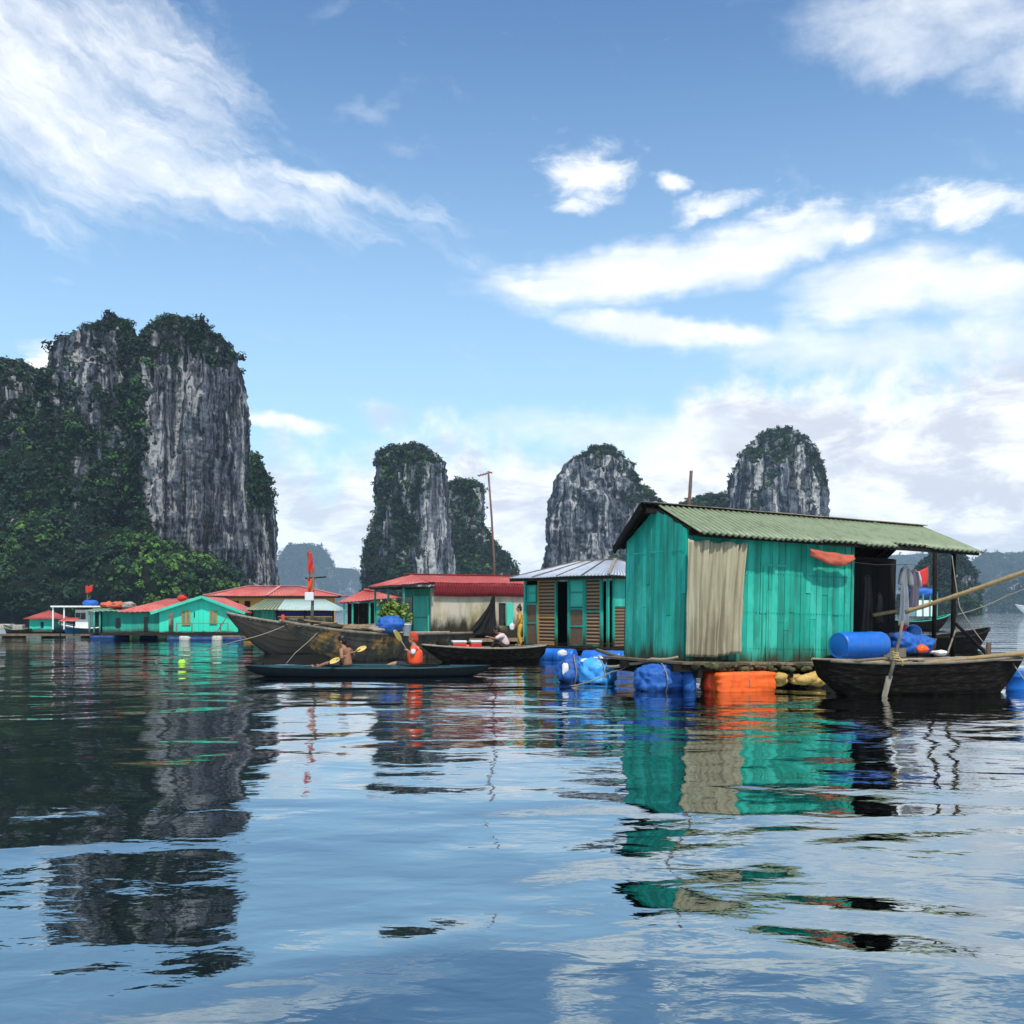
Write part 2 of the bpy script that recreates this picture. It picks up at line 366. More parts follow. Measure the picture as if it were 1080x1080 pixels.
def loft(rows, D, kd=0.8, na=180, step=1.15, seed=0, flute=0.05, rough=0.05, dy=0.0, expo=2.6):
    """a tower of rock: rows of (py, left px, right px) read off the skyline, closed all round; returns verts, faces"""
    rows = sorted(rows); py = np.array([r[0] for r in rows], float); l = np.array([r[1] for r in rows], float); r_ = np.array([r[2] for r in rows], float)
    n = max(12, int((py[-1] - py[0]) / step)); q = py[0] + (py[-1] - py[0]) * (np.linspace(0, 1, n) ** 1.0)
    L = np.interp(q, py, l); Rr = np.interp(q, py, r_)
    z = H + (HOR - q) / F * D; cx = ((L + Rr) / 2 - 540) / F * D; rx = (Rr - L) / 2 / F * D; rmax = rx.max()
    a = np.linspace(0, 2 * np.pi, na, endpoint=False); ca, sa = np.cos(a), np.sin(a)
    k = (np.abs(ca) ** expo + np.abs(sa) ** expo) ** (-1 / expo)
    ry = np.minimum(rx * kd * 1.15, rmax * kd)
    Xm = cx[:, None] + rx[:, None] * (k * ca)[None]; Ym = D + dy + ry[:, None] * (k * sa)[None]; Zm = np.repeat(z[:, None], na, 1)
    # vertical fluting + rounded ledges
    s = 60.0 / max(rmax, 1)
    fl = fbm(np.stack([(Xm * s * .11).ravel(), (Ym * s * .11).ravel(), (Zm * s * .012).ravel()], 1), seed, 5, .55).reshape(Xm.shape)
    fl2 = 1 - 2 * np.abs(fbm(np.stack([(Xm * s * .05).ravel(), (Ym * s * .05).ravel(), (Zm * s * .008).ravel()], 1), seed + 9, 3).reshape(Xm.shape)) * 2
    rg = fbm(np.stack([(Xm * s * .07).ravel(), (Ym * s * .07).ravel(), (Zm * s * .09).ravel()], 1), seed + 4, 5, .6).reshape(Xm.shape)
    cg = fbm(np.stack([(Xm * s * .20).ravel(), (Ym * s * .20).ravel(), (Zm * s * .16).ravel()], 1), seed + 14, 5, .62).reshape(Xm.shape)
    lg = np.abs(fbm(np.stack([(Xm * s * .03).ravel(), (Ym * s * .03).ravel(), (Zm * s * .14).ravel()], 1), seed + 18, 4, .55).reshape(Xm.shape))
    d = rmax * (flute * (fl * 1.8 + fl2 * 1.1) + rough * rg * .8 + .04 * cg - .022 * lg)
    d = d * np.minimum(1, rx / (rmax * .35))[:, None]
    Xm = Xm + d * ca[None]; Ym = Ym + d * sa[None] * 1.5; Zm = Zm + rmax * .03 * rg
    V = np.stack([Xm, Ym, Zm], -1).reshape(-1, 3)
    i = np.arange(n - 1)[:, None] * na; j = np.arange(na)[None]; j2 = (j + 1) % na
    Fc = np.stack([i + j, i + na + j, i + na + j2, i + j2], -1).reshape(-1, 4)
    top = [tuple(range(na))]; 
    return V, Fc, top
def np_mesh(name, V, Fq):
    me = bpy.data.meshes.new(name); nf = len(Fq)
    me.vertices.add(len(V)); me.vertices.foreach_set('co', np.asarray(V, np.float32).ravel())
    me.loops.add(nf * 4); me.loops.foreach_set('vertex_index', np.asarray(Fq, np.int32).ravel())
    me.polygons.add(nf); me.polygons.foreach_set('loop_start', np.arange(0, nf * 4, 4, dtype=np.int32))
    me.update(calc_edges=True); me.validate(); return me
def clumps(pts, rad, tone, nq=30, leaf=.42, flat=.75, seed=0):
    """crowns of leaf sprays: nq small faces spread through each crown; returns quads and their tones"""
    g_ = np.random.default_rng(seed); n = len(pts)
    d = g_.normal(size=(n, nq, 3)); d /= np.linalg.norm(d, axis=2, keepdims=True)
    rr = (g_.random((n, nq, 1)) ** .45) * rad[:, None, None]
    c = pts[:, None] + d * rr * np.array([1, 1, flat])
    nrm = d + g_.normal(size=d.shape) * .5 + np.array([0, 0, .5]); nrm /= np.linalg.norm(nrm, axis=2, keepdims=True)
    t1 = np.cross(nrm, g_.normal(size=d.shape)); t1 /= np.linalg.norm(t1, axis=2, keepdims=True) + 1e-9; t2 = np.cross(nrm, t1)
    s = rad[:, None, None] * leaf * (.55 + .8 * g_.random((n, nq, 1)))
    a, b_ = t1 * s, t2 * s * .6
    q = np.stack([c - a * 1.15, c - b_ , c + a, c + b_], 2)
    tt = np.clip(np.repeat(tone[:, None], nq, 1) + g_.normal(size=(n, nq)) * .09, 0, 1)
    return q.reshape(-1, 3), tt.ravel()

def karst(lofts, D, label, vegf, nclump, crad, seed, mat_=None, low=None, forest_label=None, tonef=None, far=False, nq=40):
    Vs, Fs, ngons, b = [], [], [], 0
    for args in lofts:
        V, Fc, tp = loft(D=args.pop('D', D), **args); Vs.append(V); Fs.append(Fc + b); b += len(V)
    V = np.concatenate(Vs); Fc = np.concatenate(Fs)
    me = np_mesh('karst_hill', V, Fc); me.polygons.foreach_set('use_smooth', np.ones(len(Fc), bool))
    nm = np.empty(len(V) * 3, np.float32); me.vertex_normals.foreach_get('vector', nm); nm = nm.reshape(-1, 3)
    ctr = V.mean(0)
    px = V[:, 0] / V[:, 1] * F + 540; py = HOR - (V[:, 2] - H) / V[:, 1] * F
    n1 = fbm(V * np.array([1, 1, .5]) * (.06 * 350 / D), seed + 30, 5, .62); n2 = fbm(V * np.array([1, 1, .45]) * (.24 * 350 / D), seed + 31, 5, .65)
    veg = .06 + vegf(px, py, nm) + n1 * .9 + n2 * .75 + np.clip(nm[:, 2], -.3, 1) * .55
    at = me.attributes.new('veg', 'FLOAT', 'POINT'); at.data.foreach_set('value', veg.astype(np.float32))
    me.materials.append(mat_ or M_rock)
    o = bpy.data.objects.new('karst_hill', me); col.objects.link(o); tag(o, label, 'limestone hill', kind='structure')
    if nclump:
        w_ = np.clip((veg - .30) * 3, 0, 1) * (nm[:, 1] < .35) * (V[:, 2] > .5)
        ar = np.linalg.norm(np.cross(V[Fc[:, 2]] - V[Fc[:, 0]], V[Fc[:, 3]] - V[Fc[:, 1]]), axis=1); va = np.zeros(len(V)); np.add.at(va, Fc[:, 0], ar); np.add.at(va, Fc[:, 2], ar)
        w_ = w_ * va; w_ = w_ / w_.sum()
        g_ = np.random.default_rng(seed); idx = g_.choice(len(V), nclump, p=w_)
        rad = crad * (.38 + .85 * g_.random(nclump) ** 2.2)
        pts = V[idx] + nm[idx] * rad[:, None] * .12 + g_.normal(size=(nclump, 3)) * crad * .2
        tone = np.clip(.34 + .55 * fbm(pts * (.06 * 350 / D), seed + 50, 3) + g_.normal(size=nclump) * .17 + (tonef(px[idx], py[idx]) if tonef else 0), 0.02, 1)
        Q, tt = clumps(pts, rad, tone, nq=nq, leaf=.30, seed=seed)
        fm = np_mesh('forest', Q, np.arange(len(Q)).reshape(-1, 4))
        a2 = fm.attributes.new('tone', 'FLOAT', 'FACE'); a2.data.foreach_set('value', tt.astype(np.float32)[:len(fm.polygons)])
        fm.materials.append(M_leaf); fo = bpy.data.objects.new('forest', fm); col.objects.link(fo)
        tag(fo, forest_label, 'forest', kind='stuff')
    return o

def inside(px, py, x0, x1, y0, y1, s=14.0):
    f = lambda v: 1 / (1 + np.exp(-v / s * 3)); return f(px - x0) * f(x1 - px) * f(py - y0) * f(y1 - py)
# --- the big massif at the left
def veg1(px, py, nm):
    v = .20 + 0 * px
    v += .30 * inside(px, py, -400, 165, 400, 800) - .25 * inside(px, py, 72, 125, 350, 440)
    v -= .34 * inside(px, py, 152, 262, 385, 585) - .0 * inside(px, py, 0, 1, 0, 1); v -= .30 * inside(px, py, 232, 262, 400, 620, 8) + .35 * inside(px, py, 195, 240, 520, 600)
    v += .85 * inside(px, py, -400, 262, 575, 800, 20)
    v -= .45 * inside(px, py, 262, 300, 540, 640); v += .3 * inside(px, py, 255, 300, 470, 540)
    v += .18 * inside(px, py, -400, 70, 380, 700) + .35 * inside(px, py, 130, 160, 340, 560, 6)
    v += .25 * inside(px, py, 160, 250, 325, 362, 8) + .15 * inside(px, py, 95, 150, 325, 352, 8)
    return v
karst([
    dict(rows=[(338, 114, 130), (342, 102, 136), (350, 91, 140), (370, 73, 147), (400, 60, 175), (440, 46, 180), (500, 20, 190), (560, 0, 200), (652, -30, 220)], seed=3, kd=.8, D=362, na=220),
    dict(rows=[(337, 184, 194), (340, 176, 203), (347, 166, 216), (360, 158, 234), (376, 152, 245), (410, 146, 252), (470, 141, 255), (560, 138, 260), (655, 130, 265)], seed=5, kd=.85, flute=.075, D=350, na=280),
    dict(rows=[(474, 250, 261), (482, 244, 269), (497, 240, 278), (520, 238, 284), (550, 236, 288), (600, 236, 290), (652, 236, 291)], seed=8, kd=1.1, flute=.09, D=372, na=160),
    dict(rows=[(380, -8, 20), (384, -25, 30), (396, -60, 38), (408, -90, 48), (440, -140, 60), (520, -180, 80), (652, -240, 120)], seed=12, kd=.6, D=385, na=240),
    dict(rows=[(540, 10, 40), (548, -20, 80), (560, -60, 120), (575, -100, 170), (590, -140, 214), (604, -180, 240), (620, -220, 262), (656, -260, 285)], seed=15, kd=.35, D=318, na=300, rough=.10, flute=.03, dy=10),
], 350, 'huge dark limestone massif with three peaks at the left', veg1, 13000, 2.1, 21, None, None,
    'dense shrubs and trees clinging to the big left massif', lambda px, py: .36 * inside(px, py, 130, 266, 565, 650, 14) + .16 * inside(px, py, -300, 130, 560, 660, 20) - .03)
# --- towers in the middle
karst([dict(rows=[(472, 420, 440), (475, 410, 452), (482, 405, 460), (492, 402, 466), (520, 400, 470), (550, 398, 472), (580, 393, 474), (600, 388, 476), (648, 380, 480)], seed=22, kd=.9, flute=.075, na=220)],
      560, 'tall flat sided limestone tower behind the concrete red roofed house', lambda px, py, nm: -.0 + .30 * inside(px, py, 395, 440, 465, 640) + .3 * inside(px, py, 380, 480, 460, 490, 12) - .22 * inside(px, py, 440, 476, 500, 640) + .3 * inside(px, py, 380, 400, 560, 650, 8), 1500, 2.4, 23, M_rockmid, None,
      'shrubs growing on the tower behind the concrete house')
karst([dict(rows=[(508, 480, 494), (511, 475, 502), (516, 472, 508), (540, 470, 509), (558, 470, 511), (572, 468, 517), (582, 466, 526), (590, 464, 536), (605, 460, 544), (648, 455, 552)], seed=26, kd=1.1, flute=.06, na=180)],
      600, 'lower dark green rock tower leaning beside the television aerial', lambda px, py, nm: .40 + .2 * inside(px, py, 500, 560, 570, 650), 1400, 2.5, 27, M_rockmid, None,
      'dark shrubs covering the lower tower by the aerial')
karst([dict(rows=[(470, 626, 640), (474, 618, 646), (482, 610, 653), (492, 602, 660), (505, 596, 668), (518, 592, 677), (530, 588, 690), (545, 585, 700), (570, 583, 712), (600, 579, 725), (648, 570, 740)], seed=33, kd=.8, flute=.07, na=240)],
      640, 'pointed limestone tower with vertical white streaks behind the woven house', lambda px, py, nm: -.0 - .22 * inside(px, py, 590, 650, 495, 600) + .45 * inside(px, py, 655, 760, 480, 650) + .3 * inside(px, py, 600, 660, 460, 490, 8), 1700, 2.4, 34, M_rockmid, None,
      'shrubs growing on the pointed streaked tower')
karst([dict(rows=[(454, 815, 830), (457, 806, 838), (463, 799, 846), (475, 787, 855), (490, 778, 862), (505, 773, 867), (540, 770, 870), (600, 764, 874), (648, 755, 880)], seed=41, kd=.9, flute=.06, na=220),
       dict(rows=[(521, 752, 764), (524, 742, 790), (529, 728, 800), (536, 712, 810), (560, 690, 820), (648, 660, 830)], seed=44, kd=.5, D=690, na=160)],
      660, 'dome topped limestone tower rising above the main house roof', lambda px, py, nm: .22 + .3 * inside(px, py, 760, 880, 440, 500, 24) - .45 * inside(px, py, 770, 800, 495, 560) - .3 * inside(px, py, 820, 850, 495, 545) + .4 * inside(px, py, 700, 770, 500, 650), 1800, 2.5, 45, M_rockmid, None,
      'green shrubs capping the dome topped tower')
# --- far blue hills
gv = lambda px, py, nm: .62 + 0 * px
karst([dict(rows=[(574, 308, 326), (577, 302, 336), (583, 297, 343), (592, 295, 347), (602, 290, 352), (620, 284, 358), (648, 270, 366)], seed=51, kd=.8, na=120, step=1.2),
       dict(rows=[(600, 352, 372), (604, 345, 377), (612, 340, 381), (625, 334, 384), (648, 320, 392)], seed=53, kd=.8, na=120, step=1.2, D=3800)],
      3500, 'hazy blue double humped hill far off between the massif and the tower', gv, 1500, 12.5, 54, M_rockfar, None, 'hazy trees on the far double humped hill', nq=14)
karst([dict(rows=[(583, 1040, 1052), (587, 1034, 1060), (593, 1026, 1068), (604, 1018, 1074), (620, 1004, 1082), (648, 985, 1090)], seed=61, kd=.8, na=140, step=1.2),
       dict(rows=[(583, 1066, 1080), (587, 1058, 1098), (596, 1050, 1130), (610, 1040, 1160), (648, 1020, 1200)], seed=62, kd=.8, na=140, step=1.2, D=3100),
       dict(rows=[(590, 1100, 1130), (600, 1080, 1150), (648, 1050, 1190)], seed=63, kd=.8, na=120, step=1.2, D=2700)],
      2900, 'hazy rounded hills beyond the open water at the right', lambda px, py, nm: .50 - .35 * inside(px, py, 1036, 1060, 592, 612), 2400, 10.5, 64, M_rockfar, None, 'hazy trees on the rounded right hand hills', nq=14)
karst([dict(rows=[(586, 930, 975), (590, 900, 1000), (598, 880, 1020), (612, 850, 1040), (648, 820, 1060)], seed=66, kd=.6, na=160, step=1.2)],
      4000, 'faint blue ridge seen under the porch roof', gv, 900, 14.0, 67, M_rockfar, None, 'faint trees on the blue ridge', nq=14)
karst([dict(rows=[(578, 994, 1006), (583, 986, 1012), (592, 978, 1016), (610, 966, 1021), (630, 955, 1024), (649, 940, 1027)], seed=71, kd=.8, na=160, step=1.2, flute=.08)],
      620, 'green rock island standing behind the porch posts', lambda px, py, nm: .55 - .3 * inside(px, py, 1008, 1030, 595, 640), 1300, 2.3, 72, None, None, 'bright green shrubs on the island behind the porch')
karst([dict(rows=[(612, 1085, 1110), (620, 1055, 1135), (630, 1030, 1160), (640, 1015, 1180), (649, 1005, 1200)], seed=76, kd=.35, na=180, step=1.0)],
      1700, 'low dark green headland at the water line on the right', gv, 1700, 5.5, 77, M_rockfar, None, 'low trees along the right hand headland', nq=16)

# ------------------------------------------------------------------ air
mh = bpy.data.materials.new('haze'); mh.use_nodes = True; t = NT(mh.node_tree); t.n.clear()
ho = t.node('ShaderNodeOutputMaterial'); hv = t.node('ShaderNodeVolumePrincipled'); t.l.new(hv.outputs[0], ho.inputs['Volume'])
hv.inputs['Color'].default_value = (.62, .82, 1.0, 1); hv.inputs['Density'].default_value = .000095; hv.inputs['Anisotropy'].default_value = 0.0
hz = MB().box(-3850, 3850, -100, 4450, -1.2, 290).build('haze', mh); tag(hz, 'thin bluish sea air over the whole bay', 'haze', kind='stuff')
# ------------------------------------------------------------------ paints
T1 = (.012, .30, .215)
M_teal = mat('teal_paint', (.012, .35, .25), .32, (.022, .11, .08), .62, 2.0, 10, .7, low=(.030, .040, .018), lowz=(.56, .98), bump=.5, dthr=(.43, .66), fade=(.05, .47, .35))
M_teal2 = mat('pale_teal_paint', (.05, .46, .33), .20, (.10, .24, .17), .5, 1.2, 5, .7, bump=.2)
M_teal3 = mat('worn_teal_paint', (.03, .30, .21), .3, (.06, .07, .05), .6, 2.0, 6, .75, low=(.04, .05, .04), lowz=(.3, .8))
M_dark = mat('tarred_wood', (.016, .013, .010), .5, (.05, .04, .03), .4, 4, 6, .8, spec=.1)
M_blackw = mat('black_boards', (.010, .009, .009), .5, (.022, .02, .018), .4, 3, 6, .9)  # near-black boards for back and inner walls
M_wood = mat('weathered_wood', (.16, .115, .072), .5, (.05, .04, .03), .6, 4, 5, .85)
M_grey = mat('grey_driftwood', (.20, .17, .13), .5, (.07, .055, .04), .55, 4, 5, .9)
M_bamboo = mat('bamboo', (.34, .235, .11), .35, (.12, .08, .04), .5, 6, 3, .6)
M_green = mat('green_roof_sheet', (.20, .245, .145), .14, (.035, .050, .028), .40, 1.5, 1.0, .55, bump=.15, spec=.4, trough_shade=.85)
M_red = mat('red_roof_sheet', (.26, .018, .024), .18, (.06, .012, .012), .45, 1.4, 1.0, .5, bump=.1, spec=.4, trough_shade=.6)
M_redd = mat('faded_red_sheet', (.44, .075, .068), .28, (.20, .055, .04), .6, 1.3, 1.0, .6, bump=.1, trough_shade=.5, fade=(.50, .17, .14))
M_tin = mat('galvanised_sheet', (.42, .46, .52), .2, (.16, .17, .19), .45, 1.5, 1.2, .45, metal=.25, bump=.1, trough_shade=.5)
M_pgreen = mat('pale_green_sheet', (.14, .24, .15), .2, (.08, .09, .06), .5, 1.2, 1, .6)
M_conc = mat('limewashed_concrete', (.46, .40, .31), .16, (.20, .16, .11), .55, 1.1, 3, .9, low=(.045, .042, .022), lowz=(.75, 1.75), bump=.4, grain=20)
M_conc3 = mat('mossy_concrete', (.44, .39, .30), .16, (.17, .14, .10), .6, 1.1, 4, .9, low=(.022, .020, .012), lowz=(.75, 1.55), bump=.4, grain=20, fade=(.27, .235, .075))
M_yel = mat('ochre_wall', (.42, .23, .05), .25, (.16, .10, .05), .5, 1.5, 3, .85)
M_white = mat('white_paint', (.72, .73, .72), .08, (.35, .33, .30), .4, 2, 4, .5)
M_cloth = mat('sacking', (.34, .305, .205), .12, (.17, .135, .085), .6, 1.3, 9, .95, bump=.5, grain=160)
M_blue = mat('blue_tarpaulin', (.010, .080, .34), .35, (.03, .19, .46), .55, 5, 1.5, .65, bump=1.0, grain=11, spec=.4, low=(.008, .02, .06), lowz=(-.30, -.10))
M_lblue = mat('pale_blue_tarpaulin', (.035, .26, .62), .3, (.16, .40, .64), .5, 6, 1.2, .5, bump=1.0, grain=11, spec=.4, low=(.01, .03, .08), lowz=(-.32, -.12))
M_drum = mat('blue_plastic', (.012, .13, .50), .10, (.02, .09, .28), .5, 2.5, 2, .35, bump=.08, spec=.5)
M_orange = mat('orange_tarpaulin', (.80, .115, .012), .14, (.48, .05, .008), .6, 3, 3, .5, bump=.9, grain=9, spec=.4)
M_foam = mat('yellowed_foam', (.50, .33, .10), .3, (.16, .09, .03), .6, 7, 1, .9, bump=.8, grain=25)
M_gfoam = mat('dirty_foam', (.42, .40, .35), .3, (.09, .08, .06), .7, 6, 1.5, .9, bump=.8, grain=25)
M_rope = mat('rope', (.26, .23, .17), .3, (.10, .09, .06), .4, 20, 1, .9)
M_black = mat('black_net', (.008, .008, .009), .4, (.02, .02, .02), .5, 9, 2, .95, bump=.8)
M_redcl = mat('red_cloth', (.55, .035, .025), .2, (.25, .03, .03), .4, 5, 2, .85)
M_rtarp = mat('faded_red_tarpaulin', (.48, .10, .055), .25, (.25, .12, .08), .5, 4, 2, .8)
M_pale = mat('pale_cloth', (.74, .70, .69), .2, (.35, .32, .32), .4, 5, 4, .9)
M_pcloth = mat('mauve_cloth', (.46, .38, .42), .3, (.3, .22, .27), .4, 5, 5, .9)
M_navy = mat('navy_cloth', (.018, .025, .10), .3, (.03, .03, .06), .4, 5, 3, .85)
M_metal = mat('rusty_pipe', (.16, .10, .08), .3, (.26, .08, .03), .5, 8, 3, .6)
M_glass = mat('dark_opening', (.006, .007, .008), .3, None, rough=.25, bump=0, spec=.5)
M_plastic_r = mat('red_plastic', (.62, .03, .025), .1, None, rough=.35, bump=0, spec=.5)
M_plastic_w = mat('white_plastic', (.62, .62, .61), .1, (.36, .36, .35), .3, 3, 1, .4, bump=0)
def wicker():
    m, t, b, out = newmat('woven_bamboo'); o = t.coord('Object'); x, y, z = t.sep(o)
    wv = t.math('SINE', t.math('MULTIPLY', x, 70)); wz = t.math('SINE', t.math('MULTIPLY', z, 58))
    k = t.math('MULTIPLY', wv, wz); n = t.noise(o, 6, 5, .6)
    c = t.mix(t.ramp(t.math('ADD', k, t.math('MULTIPLY', t.math('SUBTRACT', n, .5), 1.6)), -.7, .6), (.035, .02, .012), (.22, .13, .065))
    c = t.mix(t.math('MULTIPLY', t.ramp(t.noise(o, 2.2, 4), .45, .7), .5), c, (.11, .09, .075))
    t.put(b.inputs['Base Color'], c); b.inputs['Roughness'].default_value = .85; t.put(b.inputs['Normal'], t.bump(k, .6, .01)); return m
M_wick = wicker()
def slats():
    m, t, b, out = newmat('bamboo_slats'); o = t.coord('Object'); x, y, z = t.sep(o)
    k = t.math('SINE', t.math('MULTIPLY', z, 52)); n = t.noise(t.vec('MULTIPLY', o, (3, 3, 14)), 1.6, 4, .6)
    c = t.mix(t.ramp(t.math('ADD', k, t.math('MULTIPLY', t.math('SUBTRACT', n, .5), 1.4)), -.6, .3), (.045, .022, .012), (.30, .175, .09))
    t.put(b.inputs['Base Color'], c); b.inputs['Roughness'].default_value = .85; t.put(b.inputs['Normal'], t.bump(k, .6, .015)); return m
M_slat = slats()

class Frame:
    """a house's own axes: u along its facade, v going back; helpers to measure it from the photograph"""
    def __init__(s, ox, oy, th): s.o = (ox, oy); s.th = th; s.c, s.s = math.cos(th), math.sin(th)
    def depth(s, u, v): return s.o[1] + u * s.s + v * s.c
    def u(s, px, v=0.0):
        k = (px - 540) / F; return (k * (s.o[1] + v * s.c) - s.o[0] + v * s.s) / (s.c - k * s.s)
    def v(s, px, u=0.0):
        k = (px - 540) / F; return (k * (s.o[1] + u * s.s) - s.o[0] - u * s.c) / (-s.s - k * s.c)
    def z(s, py, u, v=0.0): return Z(py, s.depth(u, v))
    def w(s, u, v, z): return Vector((s.o[0] + u * s.c - v * s.s, s.o[1] + u * s.s + v * s.c, z))
    def root(s, name, label, cat, ry=0.0, group=None): return thing(name, label, cat, (s.o[0], s.o[1], 0), s.th, group, ry)

def planks(mb, a, b, z0, ztop, wdt=.17, th=.025, gap=.007, jit=.006, v0=0.0, axis='u', joint=0.0):
    """vertical boards side by side from a to b; ztop(x) is the cut at the top"""
    x = a
    while x < b - .02:
        wv = min(b, x + wdt * random.uniform(.85, 1.15)); j = random.uniform(-jit, jit); za, zb = ztop(x), ztop(wv - gap); zz = z0 + random.uniform(-.02, .02)
        if joint and random.random() < joint:      # a butt joint where two boards meet, the upper one nailed on from another plank
            zj = zz + (min(za, zb) - zz) * random.uniform(.25, .8); j2 = random.uniform(-jit, jit)
            (mb.box(x, wv - gap, v0 + j, v0 + j + th, zz, zj - .006) if axis == 'u' else mb.box(v0 + j, v0 + j + th, x, wv - gap, zz, zj - .006)); zz = zj; j = j2
        if axis == 'u': p = [(x, v0 + j, zz), (wv - gap, v0 + j, zz), (wv - gap, v0 + j + th, zz), (x, v0 + j + th, zz), (x, v0 + j, za), (wv - gap, v0 + j, zb), (wv - gap, v0 + j + th, zb), (x, v0 + j + th, za)]
        else: p = [(v0 + j, x, zz), (v0 + j + th, x, zz), (v0 + j + th, wv - gap, zz), (v0 + j, wv - gap, zz), (v0 + j, x, za), (v0 + j + th, x, za), (v0 + j + th, wv - gap, zb), (v0 + j, wv - gap, zb)]
        mb.hexa(p); x = wv
    return mb
def rope(name, label, pts, r, mat_=None, sag=0.0, group=None, n=16):
    """one rope through the given points; sag hangs each stretch"""
    out = []
    for a, b in zip(pts[:-1], pts[1:]):
        a, b = Vector(a), Vector(b)
        for i in range(n + (b is pts[-1])):
            k = i / n; p = a.lerp(b, k); p.z -= sag * 4 * k * (1 - k); out.append(p)
    out.append(Vector(pts[-1]))
    o = MB().tube(out, r, 5).build(name, mat_ or M_rope, smooth=True); return tag(o, label, 'rope', group)
def drum(name, label, loc, rz, L=.9, r=.29, mat_=None, group=None, tilt=0.0):
    root = thing(name, label, 'barrel', loc, rz, group, tilt)
    pr = [(r * .86, -L / 2), (r * .97, -L / 2 + .012), (r, -L / 2 + .05), (r, -L * .30), (r * 1.035, -L * .27), (r * 1.035, -L * .24), (r, -L * .21), (r, L * .21), (r * 1.035, L * .24), (r * 1.035, L * .27), (r, L * .30), (r, L / 2 - .05), (r * .97, L / 2 - .012), (r * .86, L / 2)]
    MB().lathe(pr, axis='X', n=28).build('barrel_shell', mat_ or M_drum, root, True)
    for s_ in (-1, 1):
        MB().lathe([(r * .84, s_ * (L / 2 - .015)), (r * .84, s_ * (L / 2 + .0)), (r * .95, s_ * (L / 2 + .004)), (r * .95, s_ * (L / 2 - .02))], axis='X', n=28).build('barrel_rim', mat_ or M_drum, root, True)
    return root
def bundle(name, label, c, r, seed, mat_, cat='float', boxy=3.2, lump=.22, fold=.16, rz=0.0, group=None, ropes=True, n=40, m=26):
    root = thing(name, label, cat, c, rz, group)
    MB().blob((0, 0, 0), r, seed, n, m, lump, 1.6, boxy, fold).build('wrapping', mat_, root, True)
    if ropes:
        pts = [(0.02 * math.sin(a * 3), r[1] * 1.03 * math.sin(a) * (abs(math.sin(a)) ** -.3 if abs(math.sin(a)) > .2 else 1), r[2] * 1.05 * math.cos(a)) for a in np.linspace(0, 2 * math.pi, 33)]
        MB().tube(pts, .012, 5).build('lashing', M_rope, root, True)
    return root

# ================================================================== 1  the main teal house
h1 = Frame(X(722, 20.8), 20.8, R(25.5)); LIST = R(1.4)
r1 = h1.root('floating_house', 'teal plank floating house with green corrugated roof and open porch', 'house', LIST)
FL = .62; VB = 2.3; RV = 1.15; RZ = 3.86; U1 = h1.u(897); U2 = 8.15
fs = lambda v: 3.86 - (RV - v) * .455 if v <= RV else 3.86 - (v - RV) * .57   # underside line of the roof
mb = MB(); planks(mb, -.0, U1, FL - .02, lambda u: fs(0) - .05, .155, jit=.009, joint=.4); 
for zz in (.86, 1.62, 2.45):                      # nail heads along the three rails behind the boards
    for u in np.arange(.06, U1 - .05, .078): mb.box(u, u + .016, -.018, .0, zz + random.uniform(-.01, .01), zz + .018, 0.0)
mb.build('front_wall', M_teal, r1)
mb = MB(); planks(mb, .03, VB, FL - .04, lambda v: fs(v) - .05, .165, v0=-.025, axis='v', jit=.009, joint=.35); mb.box(-.032, -.026, .03, VB, 2.86, 2.885); mb.build('gable_wall', M_teal, r1)
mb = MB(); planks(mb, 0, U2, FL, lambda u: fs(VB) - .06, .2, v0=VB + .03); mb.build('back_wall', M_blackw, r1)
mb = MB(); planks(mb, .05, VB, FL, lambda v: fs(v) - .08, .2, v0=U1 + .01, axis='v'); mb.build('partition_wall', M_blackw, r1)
for u in (0.02, U1 - .06): MB().box(u, u + .07, -.04 if u > 1 else .0, -.005 if u > 1 else .03, FL - .1, fs(0) - .07).build('corner_post', M_teal3, r1)
e0 = -.36
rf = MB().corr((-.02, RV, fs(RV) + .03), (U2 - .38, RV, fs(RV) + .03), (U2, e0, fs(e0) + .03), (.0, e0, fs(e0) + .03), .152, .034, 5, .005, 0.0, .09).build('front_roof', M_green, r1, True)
bk = MB().corr((-.40, RV + .01, fs(RV) + .035), (U2 - .38, RV + .01, fs(RV) + .035), (U2 - .2, VB + .38, fs(VB + .38) + .03), (-.10, VB + .38, fs(VB + .38) + .03), .132, .018, 3).build('back_roof', M_dark, r1, True)
mb = MB()
for i in range(5): mb.beam((-.42 + i * 1.65, RV, RZ + .055), (-.42 + (i + 1) * 1.65 - .02, RV, RZ + .05), .26, .018)
mb.build('ridge_cap', M_grey, r1)
mb = MB()
mb.beam((-.02, RV - .05, RZ - .08), (.0, -.1, fs(-.1) - .03), .03, .05); mb.beam((-.38, RV + .02, RZ - .05), (-.13, VB + .36, fs(VB + .36) - .02), .05, .16)
mb.build('barge_board', M_dark, r1)
mb = MB(); mb.box(.05, U2 - .1, -.30, -.25, fs(-.27) - .10, fs(-.27) - .02); mb.box(.02, U2 - .1, -.05, -.004, fs(0) - .18, fs(0) - .05); mb.box(0, U2 - .2, VB - .1, VB - .04, fs(VB) - .16, fs(VB) - .06); mb.box(-.3, U2 - .45, RV - .05, RV + .05, RZ - .17, RZ - .05)
mb.build('purlin', M_dark, r1)
mb = MB()
u = .2
while u < U2 - .2: mb.beam((u, -.32, fs(-.32) - .03), (u - .02, RV, RZ - .04), .05, .07); mb.beam((u, RV, RZ - .04), (u, VB + .3, fs(VB + .3) - .03), .05, .07); u += .8
mb.build('rafter', M_dark, r1)
